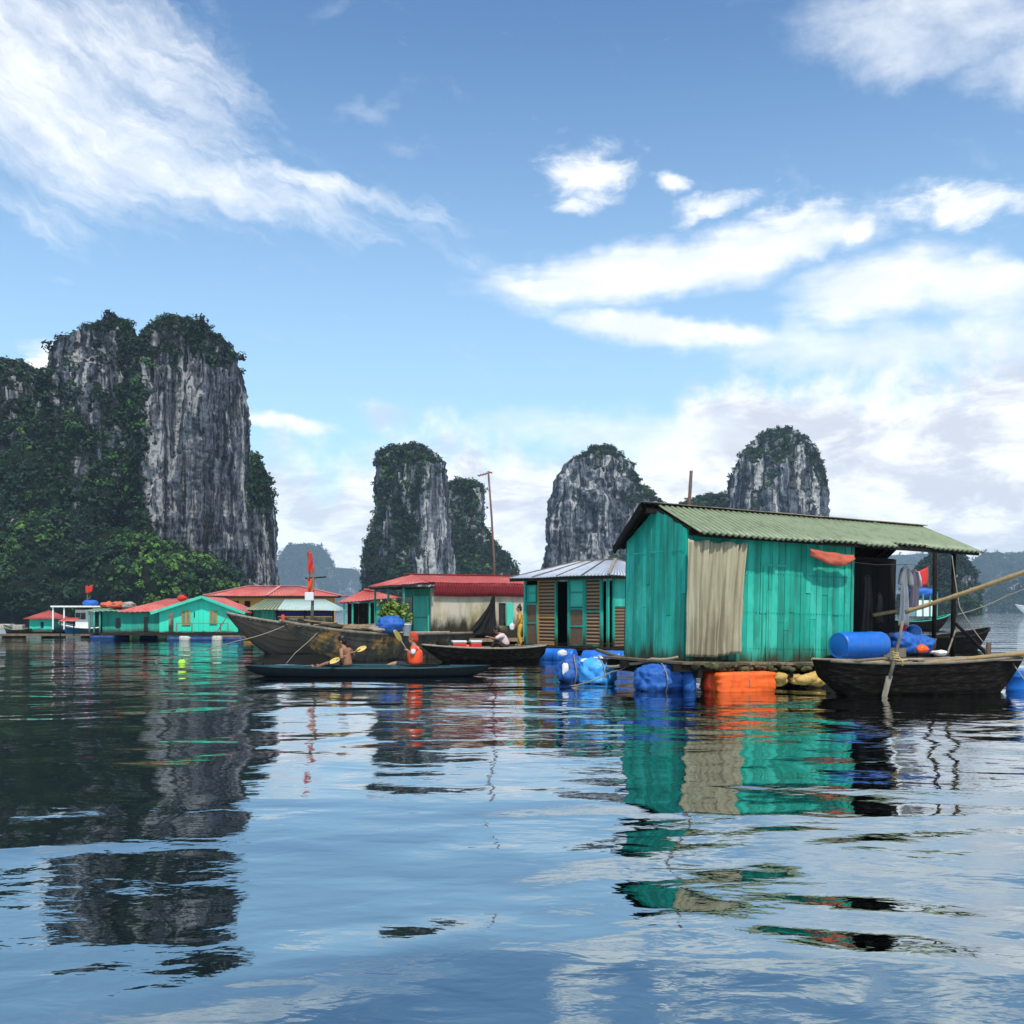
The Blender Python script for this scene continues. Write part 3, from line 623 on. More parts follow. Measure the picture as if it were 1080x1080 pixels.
for (px, v) in ((1004, .02), (984, 1.3)):
    u = h1.u(px, v); MB().tube([(u, v, FL - .1), (u + .01, v, 2.0), (u - .02, v, fs(v) - .05)], [.058, .052, .05], 8).build('porch_post', M_dark, r1, True)
mb = MB(); u = -.45
while u < U2 + .25: mb.box(u, u + .19, -.55, VB + .35, FL - .075 + random.uniform(-.006, .006), FL - .03); u += .2
mb.build('deck', M_wood, r1)
mb = MB()
for v in (-.42, .55, 1.5, 2.4): mb.beam((-.6, v, FL - .15), (U2 + .35, v, FL - .15), .12, .13)
for u in np.arange(0, U2 + .2, 1.15): mb.beam((u, -.52, FL - .28), (u, VB + .3, FL - .28), .12, .12)
mb.build('joist', M_dark, r1)
mb = MB()   # drifting weed and slime on the joists
for i in range(70):
    u = random.uniform(-.3, U1); mb.blob((u, -.53 + random.uniform(-.04, .03), FL - .12 + random.uniform(-.06, .05)), (random.uniform(.04, .14), .05, random.uniform(.03, .07)), i, 8, 6, .4)
mb.build('weed', mat('weed', (.05, .055, .025), .6, (.12, .09, .04), .5, 8, 1, .95), r1, True)['kind'] = 'stuff'
# door outline scribed on the boards
mb = MB(); ud = h1.u(802); zt = h1.z(592, ud)
mb.box(ud, ud + .03, -.014, -.0055, FL + .05, zt); mb.box(ud - .05, ud + .62, -.016, -.0055, zt - .05, zt + .0); mb.box(ud + .16, ud + .18, -.014, -.0055, FL + .05, zt - .06)
mb.build('door_batten', M_teal3, r1)
# concrete / foam floats under the deck
for i, u in enumerate((2.7, 4.0, 5.3, 6.6, 7.7)):
    o = MB().blob((0, 0, 0), (.52, .62, .34), 40 + i, 18, 12, .12, 2, 6).build('foam_float', M_dark if i != 1 else M_gfoam, None, True); o.location = h1.w(u, .9, .14); o.rotation_euler = (0, 0, h1.th)
    tag(o, ['dark slimy foam block under the door boards of the teal house', 'greyish foam block under the right end of the teal wall', 'dark foam block under the porch by the barrel', 'dark foam block under the middle of the porch', 'dark foam block under the outer porch end'][i], 'float', 'foam blocks under the main house')

# curtain of sewn sacks over the corner doorway
ua, ub = h1.u(720, -.12), h1.u(780, -.14)
def curt(a, b):
    sag = .05 * math.sin(a * 9.4) ** 2 * (1 - b) ** 3                       # hangs from knots along the top
    z = 3.06 - sag - b * (2.33 + .05 * math.sin(a * 3.1 + .6) + .05 * float(fbm([[a * 4, .3, 9.1]], 5, 2)[0]))
    u = ua + (ub - ua) * a + .10 * (b - .1) * (.6 - a) * math.sin(1.2 + b) + .05 * b * float(vnoise([[a * 3.1, b * 1.4, 2.0]], 3)[0])
    k = a + .10 * b * (a - .35) + .05 * math.sin(b * 2.1)
    n1 = float(vnoise([[k * 17.0, b * .5, .5]], 1)[0]); n2 = float(vnoise([[k * 41.0 + b, b * .9, 4.5]], 2)[0]); n3 = float(fbm([[a * 6 + b * 3, b * 7, 1.5]], 4, 3)[0])
    v = -.24 - .15 * (abs(n1) ** .7 * math.copysign(1, n1)) * (.45 + .75 * b) - .085 * n2 - .04 * n3 * b - .06 * b * (1 - b)
    return (u, v, z)
o = MB().sheet(curt, 170, 36, .006, off=(0, -1, 0)).build('curtain', M_cloth, None, True)
o.location = (h1.o[0], h1.o[1], 0); o.rotation_euler = (0, LIST, h1.th); tag(o, 'long beige sackcloth curtain hanging over the corner of the teal house', 'curtain')
# rolled red tarp under the eave
u0, u1 = h1.u(848, -.2), h1.u(895, -.2)
def aw(a, b):
    s_ = math.sin(math.pi * min(1, max(0, a * 1.02))) ** .7; n = float(fbm([[a * 5, b * 2.5, .4]], 8, 3)[0])
    return (u0 + (u1 - u0) * a, -.27 - .045 * math.sin(b * math.pi) - .06 * n - .03 * b, h1.z(576, u0) - .08 * a - b * (.12 + .20 * s_ * (.6 + .4 * a)) + .015 * n)
o = MB().sheet(aw, 40, 8, .01, off=(0, -1, 0)).build('rolled_tarpaulin', M_rtarp, None, True)
o.location = (h1.o[0], h1.o[1], 0); o.rotation_euler = (0, LIST, h1.th); tag(o, 'faded red tarpaulin rolled up below the green eave', 'tarpaulin')
def on1(o): o.location = (h1.o[0], h1.o[1], 0); o.rotation_euler = (0, LIST, h1.th); return o
# clothes hung in the porch
def garment(name, label, cat, px, v, z0, z1, wd, m_, seed, sleeves=False):
    u = h1.u(px, v); root = on1(thing(name, label, cat))
    def g(a, b):
        k = wd * (.36 + .14 * b) ; s_ = (a * 2 - 1)
        return (u + s_ * k * (.8 + .2 * b), v + .035 * math.sin(a * 14 + seed) * (.3 + b) + .02 * math.sin(b * 5 + seed), z1 - (z1 - z0) * b - .03 * abs(s_) * (1 - b) - .015 * math.sin(a * 9 + seed) * b)
    MB().sheet(g, 26, 14, .012, off=(0, -1, 0)).build('cloth_body', m_, root, True)
    if sleeves:
        for s_ in (-1, 1): MB().tube([(u + s_ * wd * .26, v, z1 - .06), (u + s_ * wd * .46, v - .01, z1 - .24), (u + s_ * wd * .52, v - .02, z1 - .44)], [.05, .055, .06], 8).build('sleeve', m_, root, True)
    MB().tube([(u - wd * .3, v, z1 - .03), (u, v, z1 + .05), (u + wd * .3, v, z1 - .03)], .006, 5).build('hanger', M_metal, root)
    return root
garment('hanging_shirt', 'long pale striped shirt hanging at the end of the dark porch', 'shirt', 953, 1.25, 1.45, 2.88, .34, M_pale, 1, True)
garment('hanging_shirt', 'mauve shirt hanging behind the pale striped one', 'shirt', 963, 1.5, 1.9, 2.85, .30, M_pcloth, 2, True)
garment('hanging_trousers', 'thin dark trousers hanging against the black porch wall', 'trousers', 913, 1.5, 1.2, 2.6, .35, mat('dull_cloth', (.05, .045, .045), .3, None, rough=.9), 3)
garment('hanging_cloth', 'narrow grey rag hanging beside the dark trousers', 'cloth', 926, 1.7, 1.5, 2.2, .22, mat('grey_cloth', (.12, .11, .11), .3, None, rough=.9), 4)
garment('hanging_cloth', 'small red and white cloth hanging low by the oar', 'cloth', 951, .9, .98, 1.45, .34, M_redcl, 5)
o = on1(MB().tube([(U1 + .1, 1.4, 2.98), (6.5, 1.4, 2.9), (U2 - .3, 1.4, 2.97)], .008, 5).build('clothes_line', M_rope)); tag(o, 'clothes line strung across the porch under the roof', 'clothes line')
# porch furniture: bench with a bamboo rail
root = on1(thing('bench', 'low green wooden bench in the dark of the porch', 'bench')); ua_, ub_ = h1.u(921, 1.6), h1.u(944, 1.6)
MB().box(ua_, ub_, 1.4, 1.8, 1.18, 1.23).build('seat', M_teal3, root); 
for u in (ua_ + .04, ub_ - .1):
    for v in (1.43, 1.72): MB().box(u, u + .06, v, v + .06, FL - .03, 1.18).build('leg', M_teal3, root)
MB().box(ua_ + .04, ub_ - .04, 1.45, 1.47, .98, 1.17).build('apron', M_teal3, root)

# ================================================================== 2  the woven house
xa, ya, xb, yb = X(553, 37), 37.0, X(641, 34), 34.0
h2 = Frame(xa, ya, math.atan2(yb - ya, xb - xa)); L2 = math.hypot(xb - xa, yb - ya)
r2 = h2.root('woven_house', 'small teal framed house with woven bamboo panels and tin hip roof', 'house')
F2 = .42; T2 = 2.72; D2 = 3.0
def seg(px): return h2.u(px)
def panel(name, pa, pb, z0, z1, m_, frame=True, v=0.0):
    a, b = seg(pa), seg(pb); p = MB().box(a, b, v, v + .03, z0, z1).build(name, m_, r2)
    if frame:
        f = MB(); q = .055
        for (x0, x1, k0, k1) in ((a, b, z0, z0 + q), (a, b, z1 - q, z1), (a, a + q, z0 + q, z1 - q), (b - q, b, z0 + q, z1 - q), (a + q, b - q, (z0 + z1) / 2, (z0 + z1) / 2 + q)): f.box(x0, x1, v - .02, v - .002, k0, k1)
        f.build('panel_frame', M_teal3, p)
    return p
panel('wall_panel', 555, 567, F2, 1.9, M_wick); w_ = panel('window', 556, 566, 1.92, 2.55, M_teal2); 
panel('wall_panel', 567.3, 586, F2, T2, M_slat, False)
f = MB(); a, b = seg(567.3), seg(586)
for z in (F2, 1.36, T2 - .07): f.box(a, b, -.025, -.003, z, z + .06)
f.box(a, a + .07, -.022, -.004, F2 + .06, T2 - .07); f.build('ochre_batten', M_yel, r2)
panel('wall_panel', 600.5, 616, F2, 1.72, M_wick); panel('window', 600.5, 616, 1.74, T2, M_teal2)
panel('wall_panel', 617.5, 634, F2, T2, M_slat)
mb = MB()
for px in (554, 586.5, 600, 616.7, 634.5, 641): u = seg(px); mb.box(u - .04, u + .04, -.035, .045, F2 - .02, T2 + .05)
for zz in (T2,): mb.box(0, L2, -.02, .04, zz, zz + .1)
mb.build('frame_post', M_teal, r2)
mb = MB(); mb.box(.0, L2, 2.9, 2.94, F2, T2); mb.box(0, .03, .06, 2.9, F2, T2); mb.build('inner_wall', M_blackw, r2)
v1, v2 = h2.v(648, L2), h2.v(662, L2)
mb = MB(); mb.box(L2 - .03, L2, v1, v2 + .6, F2, 1.75); mb.build('side_panel', M_wick, r2)
mb = MB(); mb.box(L2 - .035, L2 + .01, v1, v2 + .6, 1.77, T2); mb.box(L2 - .03, L2 + .03, v1 - .09, v1, F2, T2); mb.build('side_boards', M_teal, r2)
E = T2 + .08; ov = .4; RH = E + .62
A, B, C, D = (-ov, -ov, E), (L2 + ov, -ov, E), (L2 + ov, D2 + ov, E), (-ov, D2 + ov, E); m1, m2 = (1.25, D2 / 2, RH), (L2 - 1.0, D2 / 2, RH)
rf = MB()
for q in ((m1, m2, B, A), (m2, m1, D, C)): rf.corr(q[0], q[1], q[2], q[3], .16, .016, 3)
rf.corr(m2, (m2[0], m2[1] + .01, RH), C, B, .16, .016, 3); rf.corr((m1[0], m1[1] + .01, RH), m1, A, D, .16, .016, 3)
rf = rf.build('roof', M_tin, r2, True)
mb = MB(); 
for a, b in ((m1, m2), (m2, B), (m1, A), (m2, C)): mb.beam(Vector(a) + Vector((0, 0, .03)), Vector(b) + Vector((0, 0, .03)), .10, .03)
for i in range(1, 4):
    k = i / 4; p = Vector(m1).lerp(Vector(m2), k); q = Vector(A).lerp(Vector(B), k); mb.beam(p + Vector((0, 0, .03)), q + Vector((0, 0, .03)), .035, .03)
mb.build('ridge_strip', M_grey, rf)
mb = MB(); mb.box(-ov + .03, L2 + ov - .03, -ov + .02, -ov + .06, E - .12, E - .02); mb.box(L2 + ov - .06, L2 + ov - .02, -ov + .07, D2, E - .12, E - .02); mb.build('fascia', M_dark, r2)
mb = MB(); mb.box(-.7, L2 + .6, -.75, D2 + .2, F2 - .12, F2 - .02)
for u in np.arange(-.5, L2 + .4, .9): mb.box(u, u + .12, -.7, D2, F2 - .3, F2 - .125)
mb.build('deck', M_dark, r2)

# ================================================================== 3  the concrete house with red roof
h3 = Frame(X(455, 44), 44.0, R(26)); L3 = h3.u(552)
r3 = h3.root('concrete_house', 'mossy concrete walled house with corrugated red roof and teal door', 'house')
F3 = .45; D3 = 3.6; T3 = 2.72
uw0, uw1 = h3.u(526), h3.u(533.5); zw0, zw1 = h3.z(660, 3.4), h3.z(636, 3.4)
mb = MB(); mb.box(0, uw0, 0, .12, F3, T3); mb.box(uw1, L3, 0, .12, F3, T3); mb.box(uw0, uw1, 0, .12, zw1, T3); mb.box(uw0, uw1, 0, .12, F3, zw0)
mb.box(L3 - .12, L3 - .002, .121, D3, F3, T3); mb.box(0.05, L3 - .13, D3 - .12, D3 - .002, F3, T3)
mb.build('concrete_wall', M_conc3, r3)
MB().box(uw0, uw1, .09, .10, zw0, zw1).build('window', M_glass, r3)
MB().box(uw1 + .01, h3.u(541), -.05, -.012, zw0, zw1).build('shutter', M_teal2, r3, bevel=.008)
mb = MB(); vd0, vd1 = .25, h3.v(437); planks(mb, .12, D3, F3, lambda v: T3 - .05, .2, v0=-.002, axis='v'); mb.build('side_wall', M_teal3, r3)
dr = MB().box(-.06, -.008, vd0, vd1, F3, 2.28).build('door', M_teal2, r3)
mb = MB(); mb.box(-.08, -.061, vd0, vd1, 1.3, 1.38); mb.box(-.08, -.061, vd0, vd0 + .07, F3, 1.29); mb.box(-.08, -.061, vd1 - .07, vd1, F3, 1.29); mb.build('door_frame', M_teal3, dr)
MB().box(-.075, -.01, vd1 + .05, h3.v(427), F3, 2.25).build('doorway', M_glass, r3)
E3 = h3.z(614, 0, -.4); rr = h3.z(606, 0, 1.8)
RL = (-1.5, 1.75, rr - .12); RR_ = (L3 + .35, 1.75, rr)
rf = MB(); rf.corr((-.25, 1.75, rr), RR_, (L3 + .35, -.40, E3), (-.25, -.40, E3), .15, .016, 4, .005); rf.corr(RR_, (-.25, 1.75, rr), (-.25, D3 + .4, E3), (L3 + .35, D3 + .4, E3), .15, .016, 4)
rf.corr((-.26, 1.75, rr), (-.26, 1.74, rr), (-1.55, -.55, E3 - .12), (-1.55, D3 + .4, E3 - .12), .15, .016, 4); rf.corr((-.25, 1.75, rr + .004), (-.251, 1.75, rr), (-.25, -.41, E3), (-1.55, -.55, E3 - .12), .15, .01, 4)
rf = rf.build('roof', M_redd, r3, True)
MB().beam((-.6, 1.75, rr + .02), (L3 + .36, 1.75, rr + .03), .28, .03).build('ridge_cap', M_red, rf)
zc = h3.z(629, 2, -.2)
MB().corr((.02, -.38, E3 - .01), (L3 + .33, -.38, E3 - .01), (L3 + .30, -.16, zc), (.05, -.16, zc), .12, .018, 3).build('apron_sheet', M_red, r3, True)
mb = MB(); mb.box(-1.5, -.02, -.5, D3 + .3, E3 - .24, E3 - .2); mb.build('porch_ceiling', M_dark, r3)
for v in (-.35, 1.6, 3.4): MB().box(-1.42, -1.34, v, v + .08, F3, E3 - .245).build('porch_post', M_teal3, r3)
mb = MB(); mb.box(-2.0, L3 + .5, -.8, D3 + .4, F3 - .16, F3 - .02); mb.build('deck', M_wood, r3)
mb = MB()
for u in np.arange(-1.5, L3, 1.3): mb.blob((u + .3, .2, .08), (.55, .8, .26), int(u * 10) + 60, 12, 8, .1, 2, 5)
mb.build('float_blocks', M_dark, r3, True)
# black net hung from the apron
def net(a, b):
    w_ = .12 + 1.35 * b ** 1.3 + .25 * float(vnoise([[b * 4.0, .3 + 3 * a, .5]], 6)[0]) * b; s_ = a * 2 - 1
    return (uw0 - .35 - w_ * .55 + (s_ * .5 + .05) * w_, -.35 - .25 * b + .07 * math.sin(a * 19 + b * 3) * (.2 + b), zc + .04 - (zc - .55) * b)
o = MB().sheet(net, 50, 24, .02, off=(0, -1, 0)).build('fishing_net', M_black, None, True); o.location = (h3.o[0], h3.o[1], 0); o.rotation_euler = (0, 0, h3.th)
tag(o, 'black fishing net draped from the red apron down to the deck', 'net')
# ================================================================== the far row of houses
def simple_window(parent, u0, u1, z0, z1, v=-.02, m_=None, bars=True):
    w_ = MB().box(u0, u1, v - .03, v - .002, z0, z1).build('window', m_ or M_pgreen, parent)
    if bars:
        f = MB(); um = (u0 + u1) / 2; zm = (z0 + z1) / 2
        for (a, b, c, d) in ((u0 - .05, u1 + .05, z1, z1 + .05), (u0 - .05, u1 + .05, z0 - .05, z0), (u0 - .05, u0, z0, z1), (u1, u1 + .05, z0, z1), (um - .03, um + .03, z0, z1)): f.box(a, b, v - .05, v - .004, c, d)
        f.build('window_frame', M_yel, w_)
    return w_
# 4 gabled teal house
h4 = Frame(X(168, 58), 58.0, R(6)); L4 = h4.u(251)
r4 = h4.root('gabled_house', 'bright teal gabled house with two yellow framed windows and red roof', 'house')
F4 = h4.z(667, 0); T4 = h4.z(645, 0); A4 = h4.z(630, L4 * .55); UM = L4 * .55; D4 = 7.5
gt = lambda u: T4 + (A4 - T4) * (1 - abs(u - UM) / (UM if u < UM else L4 - UM))
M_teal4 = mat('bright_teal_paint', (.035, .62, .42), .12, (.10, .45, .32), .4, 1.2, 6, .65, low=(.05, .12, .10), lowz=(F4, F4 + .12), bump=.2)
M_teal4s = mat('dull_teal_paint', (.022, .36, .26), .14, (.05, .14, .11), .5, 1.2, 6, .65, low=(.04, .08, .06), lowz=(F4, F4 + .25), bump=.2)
mb = MB(); planks(mb, 0, L4, F4, lambda u: gt(u) - .04, .3, v0=0); mb.build('gable_wall', M_teal4, r4)
LS = h4.v(129.5, 0)
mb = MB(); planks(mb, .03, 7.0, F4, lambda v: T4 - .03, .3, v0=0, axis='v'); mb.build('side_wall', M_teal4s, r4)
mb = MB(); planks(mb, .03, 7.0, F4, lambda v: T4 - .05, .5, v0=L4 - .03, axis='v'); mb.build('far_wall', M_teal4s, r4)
# the long wing runs to the left behind the gable
LW = h4.u(128, 2.2); 
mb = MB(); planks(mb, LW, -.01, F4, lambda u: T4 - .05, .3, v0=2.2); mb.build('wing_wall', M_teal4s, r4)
o_ = .35
mb = MB(); mb.corr((UM, -o_, A4 + .05), (UM, 7.2, A4 + .05), (-.3, 7.2, T4 - .06), (-.3, -o_, T4 - .06), .3, .02, 2); mb.corr((UM, -o_, A4 + .05), (UM, 7.2, A4 + .05), (L4 + .35, 7.2, T4 - .06), (L4 + .35, -o_, T4 - .06), .3, .02, 2)
mb.corr((LW + 2.2, 4.5, A4 - .02), (UM, 4.5, A4), (-.25, 1.75, T4 - .02), (LW - .2, 1.75, T4 - .02), .3, .02, 2); mb.corr((LW + 2.2, 4.5, A4 - .02), (LW + 2.21, 4.52, A4 - .02), (LW - .2, 6.6, T4), (LW - .2, 1.75, T4 - .02), .3, .02, 2)
mb.build('roof', M_redd, r4, True)
mb = MB(); mb.beam((-.4, -o_ - .02, T4 - .10), (UM, -o_ - .02, A4 + .02), .04, .16); mb.beam((UM, -o_ - .02, A4 + .02), (L4 + .45, -o_ - .02, T4 - .10), .04, .16); mb.build('barge_board', M_teal2, r4)
simple_window(r4, h4.u(193), h4.u(200), h4.z(658, 1.5), h4.z(645, 1.5)); simple_window(r4, h4.u(222), h4.u(228), h4.z(657, 3), h4.z(645, 3))
d_ = MB().box(h4.u(178), h4.u(183), -.04, -.005, F4, h4.z(646, .7)).build('door', M_conc, r4); MB().box(h4.u(182), h4.u(182.6), -.055, -.041, F4 + .4, F4 + .5).build('door_handle', M_metal, d_)
simple_window(r4, h4.u(204.5), h4.u(205.5), h4.z(651, 2), h4.z(645, 2), m_=M_dark, bars=False)
MB().box(h4.u(152, 2.2), h4.u(156, 2.2), 2.14, 2.19, F4, T4 - .3).build('doorway', M_glass, r4)
mb = MB(); mb.box(LW - .4, L4 + .6, -.8, 7.3, F4 - .14, F4 - .02); mb.build('deck', M_dark, r4)
mb = MB()
for px in (186, 202, 232, 240): u = h4.u(px, -.7); mb.box(u, u + .05, -.74, -.69, F4, F4 + .5)
mb.box(h4.u(186, -.7), h4.u(241, -.7), -.735, -.70, F4 + .5, F4 + .54); mb.build('railing', M_metal, r4)
mb = MB(); mb.beam((h4.u(231), -.77, F4), (h4.u(243), -.77, F4 + 1.0), .05); mb.build('gangplank', M_metal, r4)
MB().blob((0, 0, 0), (.27, .25, .2), 5, 14, 9, .3).build('red_bundle', M_redcl, None, True).location = h4.w(h4.u(192, 3), 3.0, A4 + .06)
tag(bpy.data.objects['red_bundle'], 'red cloth bundle lying on the ridge of the bright teal gabled house', 'bundle'); bpy.data.objects['red_bundle'].location.z = A4 - .02
# lower grey-green roofed annex
h5 = Frame(X(94, 61), 61.0, R(4)); L5 = h5.u(131)
r5 = h5.root('annex_house', 'low teal annex with flat grey green roof left of the gabled house', 'house')
mb = MB(); planks(mb, h5.u(108), L5, h5.z(667, 1), lambda u: h5.z(645, 1), .3, v0=0); mb.build('front_wall', M_teal4s, r5)
MB().box(h5.u(122), h5.u(126.5), -.04, -.004, h5.z(662, 1), h5.z(652, 1)).build('window', M_glass, r5)
mb = MB(); mb.corr((-.2, 3.0, h5.z(640.5, 1)), (L5 + .4, 3.0, h5.z(640.5, 1)), (L5 + .3, -.6, h5.z(644.5, 1)), (-.2, -.6, h5.z(644.5, 1)), .3, .02, 2); mb.build('roof', M_pgreen, r5, True)
for px in (96, 101, 107): u = h5.u(px); MB().box(u, u + .09, -.45, -.36, h5.z(667, 1), h5.z(645.5, 1)).build('post', M_teal3, r5)
MB().box(-.1, h5.u(108), 2.4, 2.45, h5.z(667, 1), h5.z(645, 1)).build('back_wall', M_blackw, r5)
MB().box(-.3, L5 + .3, -.9, 3, h5.z(668.2, 1), h5.z(667, 1)).build('deck', M_dark, r5)
# pyramid-roofed hut
h6 = Frame(X(31, 66), 66.0, R(-4)); L6 = h6.u(55)
r6 = h6.root('small_hut', 'tiny teal hut with pointed red pyramid roof', 'hut')
F6 = h6.z(666, 0); T6 = h6.z(652.5, 0); D6 = 1.9
mb = MB(); planks(mb, 0, L6, F6, lambda u: T6, .25, v0=0); mb.build('front_wall', M_teal4, r6)
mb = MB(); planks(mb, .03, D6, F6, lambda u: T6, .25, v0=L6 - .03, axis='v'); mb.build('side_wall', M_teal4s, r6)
MB().box(h6.u(43), h6.u(46), -.03, -.004, F6 + .25, F6 + .62).build('window', M_navy, r6)
ap = (L6 / 2, D6 / 2, h6.z(643.5, 0)); E6 = T6 - .02; q = .3; cs = [(-q, -q, E6), (L6 + q, -q, E6), (L6 + q, D6 + q, E6), (-q, D6 + q, E6)]
mb = MB()
for i in range(4): a, b = cs[i], cs[(i + 1) % 4]; mb.corr(ap, (ap[0] + .001, ap[1] + .001, ap[2]), b, a, .28, .012, 2)
mb.build('roof', M_redd, r6, True)
MB().box(-1.0, L6 + .6, -1.0, D6 + .4, F6 - .1, F6 - .01).build('deck', M_dark, r6)
# 6 long red roof over ochre walls
h7 = Frame(X(224, 76), 76.0, R(2)); L7 = h7.u(353)
r7 = h7.root('ochre_house', 'long ochre walled house with low red hip roof in the back row', 'house')
T7 = h7.z(628.5, 2); F7 = .2
mb = MB(); mb.box(0, L7, 0, .1, F7, T7); mb.box(0, .1, .101, 5, F7, T7); mb.build('ochre_wall', M_yel, r7)
for (a, b) in ((232, 238), (246, 252), (258, 264)): MB().box(h7.u(a), h7.u(b), -.03, -.004, h7.z(643, 2), h7.z(634, 2)).build('window', M_dark, r7)
m1, m2 = (h7.u(262, 2.6), 2.6, h7.z(618.5, 5, 2.6)), (h7.u(316, 2.6), 2.6, h7.z(618.5, 5, 2.6)); q = .55; A, B, C, D = (-q, -q, T7), (L7 + q, -q, T7), (L7 + q, 5.6, T7), (-q, 5.6, T7)
mb = MB(); mb.corr(m1, m2, B, A, .25, .015, 2); mb.corr(m2, m1, D, C, .25, .015, 2); mb.corr(m2, (m2[0], m2[1] + .01, m2[2]), C, B, .25, .015, 2); mb.corr((m1[0], m1[1] + .01, m1[2]), m1, A, D, .25, .015, 2)
rf = mb.build('roof', M_redd, r7, True)
mb = MB()
for a, b in ((m1, m2), (m1, A), (m2, B), (Vector(m1).lerp(Vector(m2), .62), Vector(A).lerp(Vector(B), .46))): mb.beam(Vector(a) + Vector((0, 0, .05)), Vector(b) + Vector((0, -.02, .05)), .22, .04)
mb.build('hip_strip', mat('pale_red_strip', (.50, .20, .18), .1), rf)
MB().box(-q + .05, L7 + q - .05, -q + .02, -q + .08, T7 - .16, T7 - .02).build('fascia', M_dark, r7)
# 7 green tent-like roof
h8 = Frame(X(266, 62), 62.0, R(3)); L8 = h8.u(352)
r8 = h8.root('green_roofed_house', 'low teal house under half green half tin roof behind the two wooden boats', 'house')
T8 = h8.z(643, 2); F8 = .3; Rz = h8.z(632, 2, 1.6)
mb = MB(); planks(mb, 0, h8.u(292), F8, lambda u: T8, .3); mb.build('front_wall', M_teal3, r8)
mb = MB(); mb.box(h8.u(292), L8, -.1, -.06, h8.z(650, 3), T8 - .05); mb.build('blue_awning', M_navy, r8)
mb = MB(); planks(mb, h8.u(292), L8, F8, lambda u: h8.z(650.5, 3), .3); mb.build('pale_wall', M_conc, r8)
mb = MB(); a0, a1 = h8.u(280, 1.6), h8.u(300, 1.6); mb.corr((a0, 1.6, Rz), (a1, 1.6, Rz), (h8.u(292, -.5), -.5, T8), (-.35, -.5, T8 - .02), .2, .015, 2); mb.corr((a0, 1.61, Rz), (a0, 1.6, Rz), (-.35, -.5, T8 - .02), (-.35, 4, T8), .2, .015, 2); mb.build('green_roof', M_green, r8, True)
mb = MB(); mb.corr((a1, 1.6, Rz), (h8.u(342, 1.6), 1.6, Rz), (L8 + .4, -.5, T8 - .05), (h8.u(292.2, -.5), -.5, T8), .2, .015, 2); mb.corr((a0, 1.6, Rz), (h8.u(342, 1.6), 1.6, Rz), (L8 + .4, 3.9, T8), (-.3, 3.9, T8), .2, .015, 2); mb.corr((h8.u(342, 1.6), 1.6, Rz), (h8.u(342, 1.6), 1.61, Rz), (L8 + .4, 3.9, T8), (L8 + .4, -.5, T8 - .05), .2, .015, 2); mb.build('tin_roof', mat('green_tin', (.34, .44, .40), .15, (.2, .22, .2), .4, 1), r8, True)
for px in (266, 292, 321, 351): u = h8.u(px); MB().box(u, u + .1, -.3, -.2, F8, T8 - .03).build('post', M_dark, r8)
MB().box(-.5, L8 + .5, -.9, 3.5, F8 - .14, F8 - .01).build('deck', M_dark, r8)
# 8 little red hip-roofed shelter
h9 = Frame(X(361, 56), 56.0, R(2)); L9 = h9.u(412)
r9 = h9.root('red_roofed_shelter', 'dark open teal shelter with small red hip roof behind the boat of planks', 'shelter')
T9 = h9.z(634, 1); F9 = .4; rz9 = h9.z(622.5, 1, 1.2)
m1, m2 = (h9.u(384, 1.3), 1.3, rz9), (h9.u(396, 1.3), 1.3, rz9 - .08); q = .3; A, B, C, D = (-q, -q, T9 - .1), (L9 + .5, -q, T9 + .2), (L9 + .5, 2.9, T9 + .2), (-q, 2.9, T9 - .1)
mb = MB(); mb.corr(m1, m2, B, A, .2, .015, 2); mb.corr(m2, m1, D, C, .2, .015, 2); mb.corr(m2, (m2[0], m2[1] + .01, m2[2]), C, B, .2, .015, 2); mb.corr((m1[0], m1[1] + .01, m1[2]), m1, A, D, .2, .015, 2); rf = mb.build('roof', M_redd, r9, True)
mb = MB(); mb.beam(Vector(m1) + Vector((0, 0, .06)), Vector(m2) + Vector((0, 0, .06)), .3, .1); mb.build('ridge_cap', M_redd, rf)
mb = MB(); planks(mb, 0, L9, F9, lambda u: T9 - .1, .3, v0=2.3); mb.build('back_wall', M_blackw, r9)
for px in (362, 371, 389, 411): u = h9.u(px); MB().box(u, u + .09, -.05, .05, F9, T9 - .08).build('post', M_teal3, r9)
mb = MB(); planks(mb, h9.u(395), L9, F9, lambda u: T9 - .15, .25, v0=.1); mb.build('front_wall', M_teal3, r9)
MB().box(-.4, L9 + .4, -.6, 2.8, F9 - .13, F9 - .01).build('deck', M_dark, r9)
# blue drums in a row under the far houses
first = None
for i, (px, L_, Y, nm) in enumerate(((104, .95, 60, 'first blue drum from the left under the flat roofed annex'), (118, .95, 60, 'second blue drum under the flat roofed annex'), (128, .9, 60, 'blue drum at the joint of annex and gabled house'), (157, 1.0, 59, 'blue drum below the dark doorway of the gabled house wing'), (184, .8, 56.5, 'small blue drum below the gabled house door'), (206, .95, 56.5, 'blue drum below the left gabled house window'), (220, .95, 56.5, 'blue drum midway below the gabled house front'), (234, .9, 56.5, 'blue drum below the right gabled house window'), (247, 1.0, 56.5, 'blue drum at the right corner of the gabled house'))):
    if first is None: first = drum('blue_drum', nm, (0, 0, 0), R(4), .95, .15, mat('grimy_blue_plastic', (.006, .032, .12), .3, (.02, .03, .045), .8, 3, 1, .5), 'blue drums under the far houses'); d = first
    else: d = copy_tree(first)
    d['label'] = nm + ' floating'; d.location = (X(px, Y), Y, .07); d.scale = (L_, 1, 1)
for px, nm in ((195, 'white foam block between blue drums under the gabled house'), (229, 'pale foam block beside the right blue drums')):
    o = MB().blob((0, 0, 0), (.28, .22, .16), px, 14, 9, .15, 2, 5).build('foam_float', M_gfoam, None, True); o.location = (X(px, 56.2), 56.2, .10); tag(o, nm, 'float')
